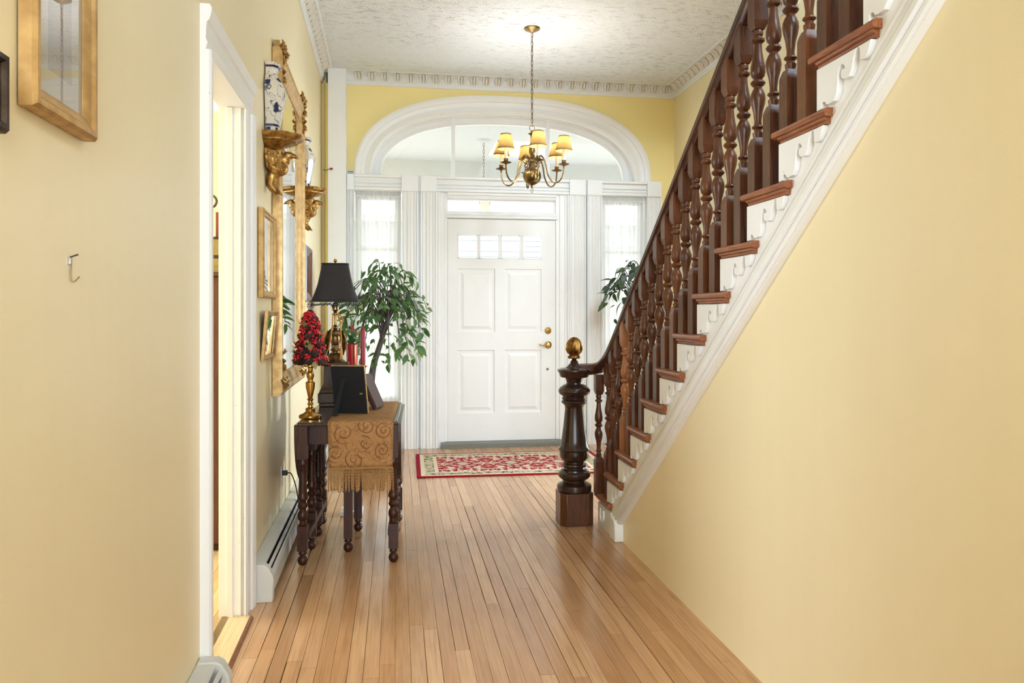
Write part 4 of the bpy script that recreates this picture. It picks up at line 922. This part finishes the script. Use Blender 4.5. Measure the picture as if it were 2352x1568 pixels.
photo_frame('gilt-edged photo frame seen from its black velvet back', (-.245, 4.31, TZ+.0055), (R(-16), 0, R(180-14)), .19, .28, .016, 'black_felt', 'gilt_frame', 'art2')
photo_frame('dark wooden photo frame leaning back on the runner', (-.105, 4.5, TZ+.009), (R(-24), 0, R(75)), .17, .21, .014, 'plinth', 'table', 'art3', False)
# poinsettia behind the lamp
pst = thing('plant_stand', 'slim white plant stand behind the gateleg table', 'stand', (-.285, 5.06, 0)); B(-.055, .055, -.055, .055, .94, .965).build('top', 'paper', pst, local=True, bev=.003); B(-.035, .035, -.035, .035, .03, .94).build('column', 'paper', pst, local=True, bev=.003); B(-.07, .07, -.07, .07, 0, .03).build('foot', 'paper', pst, local=True, bev=.004)
ps = thing('poinsettia', 'small poinsettia in a red pot on a white stand behind the lamp', 'plant', (-.295, 5.06, .966-.22))
MB().lathe([(0, .22), (.03, .22), (.034, .225), (.038, .355), (.035, .357), (.03, .33), (0, .33)], (0.01, 0, 0), 20).build('pot', 'red_foil', ps, local=True)
B(.03, .036, -.04, -.03, .225, .35).build('gold_ribbon', 'brass', ps, local=True)
pl_me = mesh_only(leaf_mb(.07, .038), 'leaf', 'leaf', sharp=180); rd_me = mesh_only(leaf_mb(.05, .022), 'red_bract', 'red_foil', sharp=180)
for i in range(16): inst(pl_me, 'leaf', ps, (0.01, 0, .34+.008*i*.5), (R(random.uniform(-20, 50)), 0, i*2.4))
for i in range(12): inst(rd_me, 'red_bract', ps, (0.02+.02*math.cos(i), .015*math.sin(i), .43+.006*(i % 5)), (R(random.uniform(0, 50)), 0, i*2.4))
MB().tube([(.01, 0, .32), (.012, 0, .44)], .004, 6).build('stem', 'leaf2', ps, local=True)

# ------------------------------------------------------------------ mirror wall
def frame_on_wall(name, label, cat, y0, y1, z0, z1, wv, th, mat, art, glass=None, tilt=0, silver=None, mount=0, yaw=0):
    f = thing(name, label, cat, (XL+.003, (y0+y1)/2, z0), (0, tilt, yaw)); hy = (y1-y0)/2; hz = z1-z0
    prof = [(0, 0), (0, th*.75), (wv*.15, th), (wv*.4, th), (wv*.55, th*.8), (wv*.8, th*.7), (wv, th*.45), (wv, 0)]     # (inward, out)
    def rail(a, b, inn, mt, nm):
        a, b, inn = Vector(a), Vector(b), Vector(inn); t = (b-a).normalized(); vs = []
        for q in (0, 1):
            for d, o in prof: vs.append(tuple((a if q == 0 else b)+inn*d+(t*d if q == 0 else -t*d)+Vector((o, 0, 0))))
        k = len(prof); MB().add(vs, [(j, (j+1) % k, k+(j+1) % k, k+j) for j in range(k)]).build(nm, mt, f, local=True, sharp=25)
    rail((0, -hy, 0), (0, -hy, hz), (0, 1, 0), mat, 'stile'); rail((0, hy, hz), (0, hy, 0), (0, -1, 0), mat, 'stile')
    rail((0, -hy, hz), (0, hy, hz), (0, 0, -1), mat, 'top_rail'); rail((0, hy, 0), (0, -hy, 0), (0, 0, 1), mat, 'bottom_rail')
    B(.001, th*.35, -hy+wv*.8, hy-wv*.8, wv*.8, hz-wv*.8).build('mirror_glass' if art == 'mirror' else 'picture', art, f, local=True, smooth=False)
    if mount:
        e = wv+mount; B(th*.35, th*.38, -hy+wv, -hy+e, wv, hz-wv).box(th*.35, th*.38, hy-e, hy-wv, wv, hz-wv).box(th*.35, th*.38, -hy+e, hy-e, wv, e).box(th*.35, th*.38, -hy+e, hy-e, hz-e, hz-wv).build('mount', 'mat_board', f, local=True, smooth=False)
    if glass: B(th*.42, th*.44, -hy+wv*.9, hy-wv*.9, wv*.9, hz-wv*.9).build('glass', 'picture_glass', f, local=True, smooth=False)
    return f
mir = frame_on_wall('wall_mirror', 'large gilt wall mirror with carved corners above the table', 'mirror', 4.245, 5.45, .855, 2.735, .11, .05, 'gilt_frame', 'mirror')
orn = MB()
for i in range(7):
    t = i/6; orn.sphere((.03+.012*math.sin(i*2), .012*math.sin(i*1.7), -.1+.2*t), .016*(1-.4*abs(t-.5)), 8, 6, (1, 1.2, 1.3))
for i in range(5): orn.tube([(.03, 0, -.1+.05*i), (.05, .018*(-1)**i, -.08+.05*i), (.042, .03*(-1)**i, -.07+.05*i)], [.008, .009, .004], 6)
om = mesh_only(orn, 'corner_carving', 'gilt')
for sy in (-1, 1):
    for zz, rx in ((.12, 0), (1.79, 0)): inst(om, 'corner_carving', mir, (.01, sy*.545, zz), (rx, 0, 0))
    inst(om, 'corner_carving', mir, (.01, sy*.46, .06), (R(90), 0, 0)); inst(om, 'corner_carving', mir, (.01, sy*.48, 1.885), (R(90), 0, 0))
cs = MB(); cy = [-.6, -.58, -.52, -.47, -.4, -.34, .34, .4, .47, .52, .58, .6]; cz = [.0, .045, .04, .022, .02, .004, .004, .02, .022, .04, .045, 0]
cs.prism([(a, 1.88+b) for a, b in zip(cy, cz)], 'X', .004, .035).build('crest', 'gilt_frame', mir, local=True, bev=.004)
nail = tag(MB().tube([(XL+.004, 4.79, 2.92), (XL+.004, 4.79, 2.81), (XL+.012, 4.79, 2.8), (XL+.016, 4.79, 2.81)], .004, 8).build('picture_hook', 'brass', org=(XL+.005, 4.79, 2.8)), 'thin brass hanging hook on the wall above the mirror', 'hook')
frame_on_wall('framed_picture', 'tall narrow gilt framed print beside the doorway casing', 'picture', 3.79, 4.21, 1.378, 1.81, .035, .028, 'gilt_frame', 'art2', 1, mount=.02)
frame_on_wall('framed_picture', 'small pale gilt frame tilting out from the wall beside the mirror', 'picture', 3.86, 4.22, 1.07, 1.315, .025, .018, 'gilt_frame', 'mirror', tilt=R(5))
frame_on_wall('framed_picture', 'dark carved wooden picture frame beyond the gilt mirror', 'picture', 5.63, 6.08, 1.39, 1.8, .07, .04, 'stair', 'art3', 1)
frame_on_wall('framed_picture', 'large gold framed print high on the near wall', 'picture', 1.385, 1.665, 1.648, 2.36, .042, .028, 'gilt_frame', 'art', 1, mount=.045)
dk = frame_on_wall('framed_picture', 'dark carved oval-edged frame at the near end of the wall', 'picture', 1.0, 1.293, 1.578, 1.7, .03, .03, 'iron', 'art3', 1)
hk = thing('wall_hook', 'bare picture hook and nail on the near yellow wall', 'hook', (XL, 1.6, 1.388))
MB().tube(smooth_path([(.004, 0, .018), (.004, 0, -.02), (.008, .004, -.026), (.014, .012, -.016)], 4), .0016, 6).build('hook', 'silver', hk, local=True); MB().tube([(-.002, 0, .02), (.016, .001, .027)], .0016, 6).build('nail', 'iron', hk, local=True); B(.0005, .003, -.006, .006, .008, .022).build('plate', 'silver', hk, local=True)
# eagle brackets with delft vases
def bracket(y, z, label):
    b = thing('eagle_bracket', label, 'shelf', (XL+.002, y, z), group='gilt eagle wall brackets')
    def oct_(d, hw): return [(0, -hw), (d*.55, -hw), (d, -hw*.45), (d, hw*.45), (d*.55, hw), (0, hw)]
    def slab(ls):
        m = MB(); vs = []; k = 6
        for d, hw, zz in ls: vs += [(x, yy, zz) for x, yy in oct_(d, hw)]
        n = len(ls); return m.add(vs, [(j*k+i, j*k+(i+1) % k, (j+1)*k+(i+1) % k, (j+1)*k+i) for j in range(n-1) for i in range(k)]+[tuple(range(k-1, -1, -1)), tuple((n-1)*k+i for i in range(k))])
    slab([(.06, .05, -.075), (.085, .065, -.06), (.13, .09, -.045), (.15, .105, -.036), (.152, .107, -.03), (.175, .122, -.018), (.182, .128, -.008), (.178, .126, 0)]).build('shelf', 'gilt', b, local=True, sharp=20)
    e = MB(); e.sphere((.045, 0, -.145), .05, 18, 14, (1, .9, 1.25)); e.sphere((.066, .0, -.165), .042, 18, 12, (1.05, 1, 1)); e.sphere((.092, 0, -.12), .03, 14, 10, (1, .9, 1.1)); e.sphere((.108, 0, -.1), .025, 14, 10, (1.2, .85, .85))
    e.tube([(.12, 0, -.098), (.142, 0, -.104), (.156, 0, -.112), (.158, 0, -.122)], [.016, .011, .006, .001], 10); e.sphere((.06, 0, -.085), .034, 12, 8)
    e.tube(smooth_path([(.045, 0, -.18), (.03, 0, -.215), (.024, 0, -.245), (.035, 0, -.272), (.06, 0, -.292)]), [.036-.0008*i for i in range(25)], 12)
    for a in (-.5, 0, .5): e.tube([(.05, a*.02, -.282), (.072, a*.04, -.296), (.078, a*.045, -.304)], [.009, .007, .002], 6)
    for s_ in (-1, 1):
        e.sphere((.03, s_*.05, -.135), .075, 16, 12, (.42, .26, .95), Matrix.Rotation(R(-18), 3, 'Y'))
        for i in range(5): e.tube([(.004+.014*i, s_*.062, -.075-.004*i), (.006+.016*i, s_*.069, -.12-.006*i), (.012+.018*i, s_*.056, -.175-.004*i)], [.008, .01, .004], 6)
    o = e.build('eagle', 'gilt', b, local=True); r_ = o.modifiers.new('fuse', 'REMESH'); r_.mode = 'VOXEL'; r_.voxel_size = .0038; r_.use_smooth_shade = True
    tx = bpy.data.textures.get('feathers') or bpy.data.textures.new('feathers', 'CLOUDS'); tx.noise_scale = .011
    d_ = o.modifiers.new('feather_relief', 'DISPLACE'); d_.texture = tx; d_.strength = .005; d_.mid_level = .5
    return b
def vase(y, z, label):
    pr = [(.063, .055, 0), (.06, .053, .012), (.062, .055, .035), (.068, .06, .07), (.084, .075, .15), (.094, .086, .2), (.095, .088, .225), (.088, .082, .25), (.064, .062, .285), (.052, .052, .305), (.051, .051, .325), (.064, .058, .345), (.07, .062, .352), (.069, .061, .36), (.05, .045, .358)]
    o = thing('delft_vase', label, 'vase', (XL+.006, y, z), group='blue and white vases on eagle brackets'); m = MB(); vs = []
    for fx, hy, zz in pr: vs += [(0, -hy*.96, zz), (fx*.62, -hy, zz), (fx*.95, -hy*.62, zz), (fx, 0, zz), (fx*.95, hy*.62, zz), (fx*.62, hy, zz), (0, hy*.96, zz)]
    k = 7; n = len(pr); m.add(vs, [(j*k+i, j*k+(i+1) % k, (j+1)*k+(i+1) % k, (j+1)*k+i) for j in range(n-1) for i in range(k)]+[tuple(range(k-1, -1, -1)), tuple((n-1)*k+i for i in range(k))])
    m.build('body', 'delft', o, local=True, sharp=20); return o
bracket(4.045, 2.21, 'gilt carved eagle bracket shelf beside the doorway casing'); vase(4.045, 2.2105, 'blue and white faceted vase on the bracket beside the doorway')
bracket(5.66, 2.2, 'gilt carved eagle bracket shelf beyond the mirror'); vase(5.66, 2.2005, 'blue and white faceted vase on the bracket beyond the mirror')
# socket, plug and flex
so = thing('wall_socket', 'cream wall socket with a black plug above the heater', 'socket', (XL, 4.63, .29))
B(.0, .006, -.035, .035, 0, .115).build('plate', 'heater', so, local=True, bev=.002); B(.006, .035, -.012, .012, .062, .09).build('plug', 'black', so, local=True, bev=.003)
MB().tube(smooth_path([(.035, 0, .076), (.06, -.02, .07), (.09, -.06, .0), (.115, -.1, -.12), (.13, -.12, -.2), (.15, -.08, -.287)]), .0032, 8).build('flex', 'black', so, local=True)

# ------------------------------------------------------------------ rug
rg_ = MB().box(-.815, .815, -.5, .5, 0, .009).build('rug', 'rug', bev=.003); rg_.location = (.985, 6.54, .001); rg_.rotation_euler = (0, 0, R(-1)); tag(rg_, 'small oriental rug with crimson edge and cream floral field before the front door', 'rug')

# ------------------------------------------------------------------ artificial ficus trees
def ficus(label, base, trunk, crown_c, crown_r, nbranch, nleaf, mat, seed, lsz=(.07, .115), pot=True, droop=.5, extra=0):
    rn = random.Random(seed); t = thing('ficus_tree', label, 'tree', base); bv = Vector(base)
    if pot: MB().lathe([(0, 0), (.11, 0), (.13, .02), (.15, .2), (.158, .25), (.15, .25), (.14, .22), (0, .22)], (0, 0, 0), 24).build('basket_pot', 'plinth', t, local=True)
    tp = [Vector(p)-bv for p in trunk]; sp = smooth_path(tp, 6); MB().tube(sp, [.036-.024*i/(len(sp)-1) for i in range(len(sp))], 8).build('trunk', 'trunk', t, local=True)
    mes = []
    for l in (lsz[0], (lsz[0]+lsz[1])/2, lsz[1]): mes.append(mesh_only(leaf_mb(l, l*.46, rn.uniform(.15, .4), rn.uniform(.1, .35)), 'leaf', mat, sharp=180))
    cc = Vector(crown_c)-bv; cr = Vector(crown_r); bm_ = MB(); made = 0; per = nleaf/nbranch; acc = 0
    for b in range(nbranch):
        st_ = sp[int(len(sp)*rn.uniform(.6, .99))-1]; a = b*2.399+rn.uniform(-.4, .4); u = rn.uniform(-.75, 1)
        rad = math.sqrt(max(0, 1-u*u))*rn.uniform(.75, 1.05); end = cc+Vector((cr.x*rad*math.cos(a), cr.y*rad*math.sin(a), cr.z*u))
        mid = (st_+end)/2+Vector((0, 0, .12+.1*max(0, 1-u))); tip = end+Vector((math.cos(a)*.05, math.sin(a)*.05, -droop*.2))
        pth = smooth_path([st_, mid, end, tip], 6); bm_.tube(pth, [.006-.0045*i/(len(pth)-1) for i in range(len(pth))], 5)
        acc += per; k = int(acc); acc -= k
        for i in range(k):
            f_ = .28+.72*(i+rn.random())/k; j = min(len(pth)-2, int(f_*(len(pth)-1))); p = pth[j].lerp(pth[j+1], rn.random()); d = (pth[j+1]-pth[j]).normalized()
            az = math.atan2(d.y, d.x)-PI/2+rn.uniform(-1.3, 1.3); pitch = rn.gauss(-.7, .5)
            off = Vector((rn.uniform(-.03, .03), rn.uniform(-.03, .03), rn.uniform(-.03, .03)))
            inst(rn.choice(mes), 'leaf', t, p+off, (pitch, rn.uniform(-.7, .7), az), rn.uniform(.8, 1.2)); made += 1
            if off.length > .02: bm_.tube([p, p+off], .0012, 4)
    ex = MB()      # the crown's many further small leaves
    for i in range(extra):
        u = rn.uniform(-.85, .9); a = rn.uniform(0, 2*PI); q = rn.uniform(.25, .9)*math.sqrt(1-u*u); p = cc+Vector((cr.x*q*math.cos(a), cr.y*q*math.sin(a), cr.z*u+.03))
        mt = Matrix.Translation(p) @ Euler((rn.gauss(-.7, .5), rn.uniform(-.7, .7), a-PI/2+rn.uniform(-1, 1))).to_matrix().to_4x4() @ Matrix.Scale(rn.uniform(.8, 1.2), 4)
        lb = leaf_mb(lsz[0], lsz[0]*.46); ex.add([mt @ Vector(v) for v in lb.v], lb.f)
    if extra: ex.build('inner_leaves', mat, t, local=True, sharp=180)['kind'] = 'stuff'
    bm_.build('branches', 'trunk', t, local=True); return t
ficus('leafy artificial ficus tree standing behind the table by the sidelight', (-.2, 6.45, 0), [(-.2, 6.45, .2), (-.21, 6.45, .6), (-.19, 6.46, .85), (-.13, 6.45, 1.05), (-.06, 6.45, 1.3), (-.04, 6.45, 1.5)], (-.1, 6.43, 1.27), (.33, .26, .47), 44, 298, 'leaf', 11, extra=130)
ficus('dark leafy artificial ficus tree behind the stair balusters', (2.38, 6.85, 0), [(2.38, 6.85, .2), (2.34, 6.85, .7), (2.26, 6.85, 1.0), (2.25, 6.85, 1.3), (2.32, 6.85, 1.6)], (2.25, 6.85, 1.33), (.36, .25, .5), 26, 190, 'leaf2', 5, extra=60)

# ------------------------------------------------------------------ things in the side room, glimpsed through the doorway
cb = thing('tall_cabinet', 'brown wooden cabinet glimpsed through the side doorway', 'cabinet', (-1.15, 4.5, 0))
B(-1.45, -.84, 4.3, 4.75, .06, 1.5).build('body', 'cabinet', cb, bev=.004); B(-1.43, -.86, 4.33, 4.72, .002, .06).build('plinth', 'table', cb); B(-1.47, -.82, 4.28, 4.77, 1.5, 1.52).build('top', 'cabinet', cb, bev=.004)
for i, (z0, z1) in enumerate(((1.521, 1.613), (1.614, 1.716))):
    q = thing('storage_case', ('olive hard case lying directly on the brown cabinet', 'olive hard case stacked on top of the other case')[i], 'case', (-1.1, 4.5, z0))
    B(-1.35, -.86, 4.31, 4.68, z0, z1-.008).build('case_body', 'cream_book', q, bev=.004); B(-1.355, -.855, 4.305, 4.685, z1-.014, z1).build('lid_rim', 'plinth', q, bev=.002)
    B(-1.02, -.98, 4.298, 4.31, z0+.03, z0+.045).build('latch', 'brass', q)
bk = thing('book', 'upright red cloth book on the stacked cases', 'book', (-.97, 4.5, 1.717)); B(-.985, -.945, 4.4, 4.6, 1.717, 1.86).build('cover', 'red_book', bk, bev=.002); B(-.98, -.95, 4.405, 4.603, 1.722, 1.855).build('pages', 'paper', bk)
cd_ = thing('scroll_candelabrum', 'dark iron scroll candelabrum on the stacked cases', 'candelabrum', (-1.06, 4.45, 1.717))
MB().lathe([(.05, 0), (.05, .01), (.012, .02), (.008, .1), (.008, .24), (.03, .25), (.03, .262), (0, .262)], (0, 0, 0), 16).build('stem', 'iron', cd_, local=True)
MB().tube(smooth_path([(.0, 0, .235), (.05, 0, .24), (.07, 0, .21), (.055, 0, .18), (.03, 0, .19), (.035, 0, .21)]), .007, 8).tube(smooth_path([(.0, 0, .235), (-.05, 0, .24), (-.07, 0, .21), (-.055, 0, .18), (-.03, 0, .19), (-.035, 0, .21)]), .007, 8).build('scroll', 'iron', cd_, local=True)

# ------------------------------------------------------------------ outside: porch and neighbouring house
struct(B(-3, 5, YB+.22, 10.2, 3.3, 3.4).build('ceiling_porch', 'porch'), 'white painted porch ceiling outside the fanlight')
pb = struct(B(-3, 5, 10.0, 10.2, 2.93, 3.3).build('porch_beam', 'porch'), 'white porch beam outside the front door'); 
struct(B(-3, 5, YB+.22, 10.3, -.2, -.05).build('floor_porch', 'ground'), 'grey porch floor outside the front door')
struct(B(-30, 30, 10.3, 60, -.5, -.4).build('ground', 'ground'), 'pale ground outside')
pln = thing('porch_lantern', 'glass porch lantern hanging outside the transom window', 'lantern', (1.0, 8.75, 2.3))
MB().lathe([(0, 3.27), (.06, 3.272), (.09, 3.285), (.1, 3.3)], (1.0, 8.75, 0), 24).build('canopy', 'porch', pln)
zz = 3.25; i = 0
while zz > 2.77: inst(lme, 'chain_link', pln, Vector((1.0, 8.75, zz))-pln.location, (0, 0, R(90*(i % 2))), 1.0); zz -= .0385; i += 1
MB().lathe([(.085, 2.42), (.1, 2.44), (.135, 2.66), (.12, 2.665)], (1.0, 8.75, 0), 6).build('glass_body', simple('frosted_lantern_glass', srgb(214, 208, 194), .3), pln, smooth=False)
MB().lathe([(.13, 2.664), (.14, 2.67), (.03, 2.75), (0, 2.755)], (1.0, 8.75, 0), 6).lathe([(.02, 2.38), (.076, 2.41), (.076, 2.425)], (1.0, 8.75, 0), 6).build('cap', 'brass_old', pln, smooth=False)
for i in range(6):
    a = PI*2*i/6; MB().tube([(1+.086*math.cos(a), 8.75+.086*math.sin(a), 2.42), (1+.135*math.cos(a), 8.75+.135*math.sin(a), 2.66)], .005, 6).build('glazing_bar', 'brass_old', pln)
hs = thing('neighbour_house', 'pale clapboard house across the street seen in the door panes', 'building', (2, 22, 0))
B(-4, 9, 22, 28, -.4, 3.9).build('wall', 'ext_wall', hs)
clap = mesh_only(MB().prism([(0, 0), (-.03, .0), (-.008, .16), (0, .16)], 'X', -4, 9), 'clapboard', 'ext_wall', smooth=False)
for i in range(26): inst(clap, 'clapboard', hs, Vector((0, 22, -.3+.155*i))-Vector((2, 22, 0)))
B(-4.1, 9.1, 21.7, 22.05, 3.9, 4.1).build('eaves', 'porch', hs)
for i, (z0, z1) in enumerate(((3.75, 3.9), (2.55, 2.4), (2.9, 3.2))):
    wv = MB().tube([(-12, 17, z0), (2, 17, min(z0, z1)-.1), (14, 17, z1)], .012, 6).build('power_cable', 'heater', org=(2, 17, z0)); tag(wv, ('slack upper overhead cable outside the front door', 'lowest overhead cable outside the front door', 'sagging middle overhead cable outside the front door')[i], 'cable', 'overhead cables in the street')

# the old mirror wall is not quite square to the front wall: turn it and all that hangs on it by 0.7 degrees
SK = Matrix.Translation((.0825, 0, 0)) @ Matrix.Rotation(.0125, 4, 'Z')
bpy.context.view_layer.update()
for o in [o for o in S.objects if o.parent is None]:
    n = o.name.split('.')[0]
    if n in ('wall_left', 'trim_1', 'trim_17', 'trim_20', 'baseboard_heater', 'wall_mirror', 'picture_hook', 'framed_picture', 'wall_hook', 'eagle_bracket', 'delft_vase', 'wall_socket', 'floor_side_room'):
        o.matrix_world = SK @ o.matrix_world
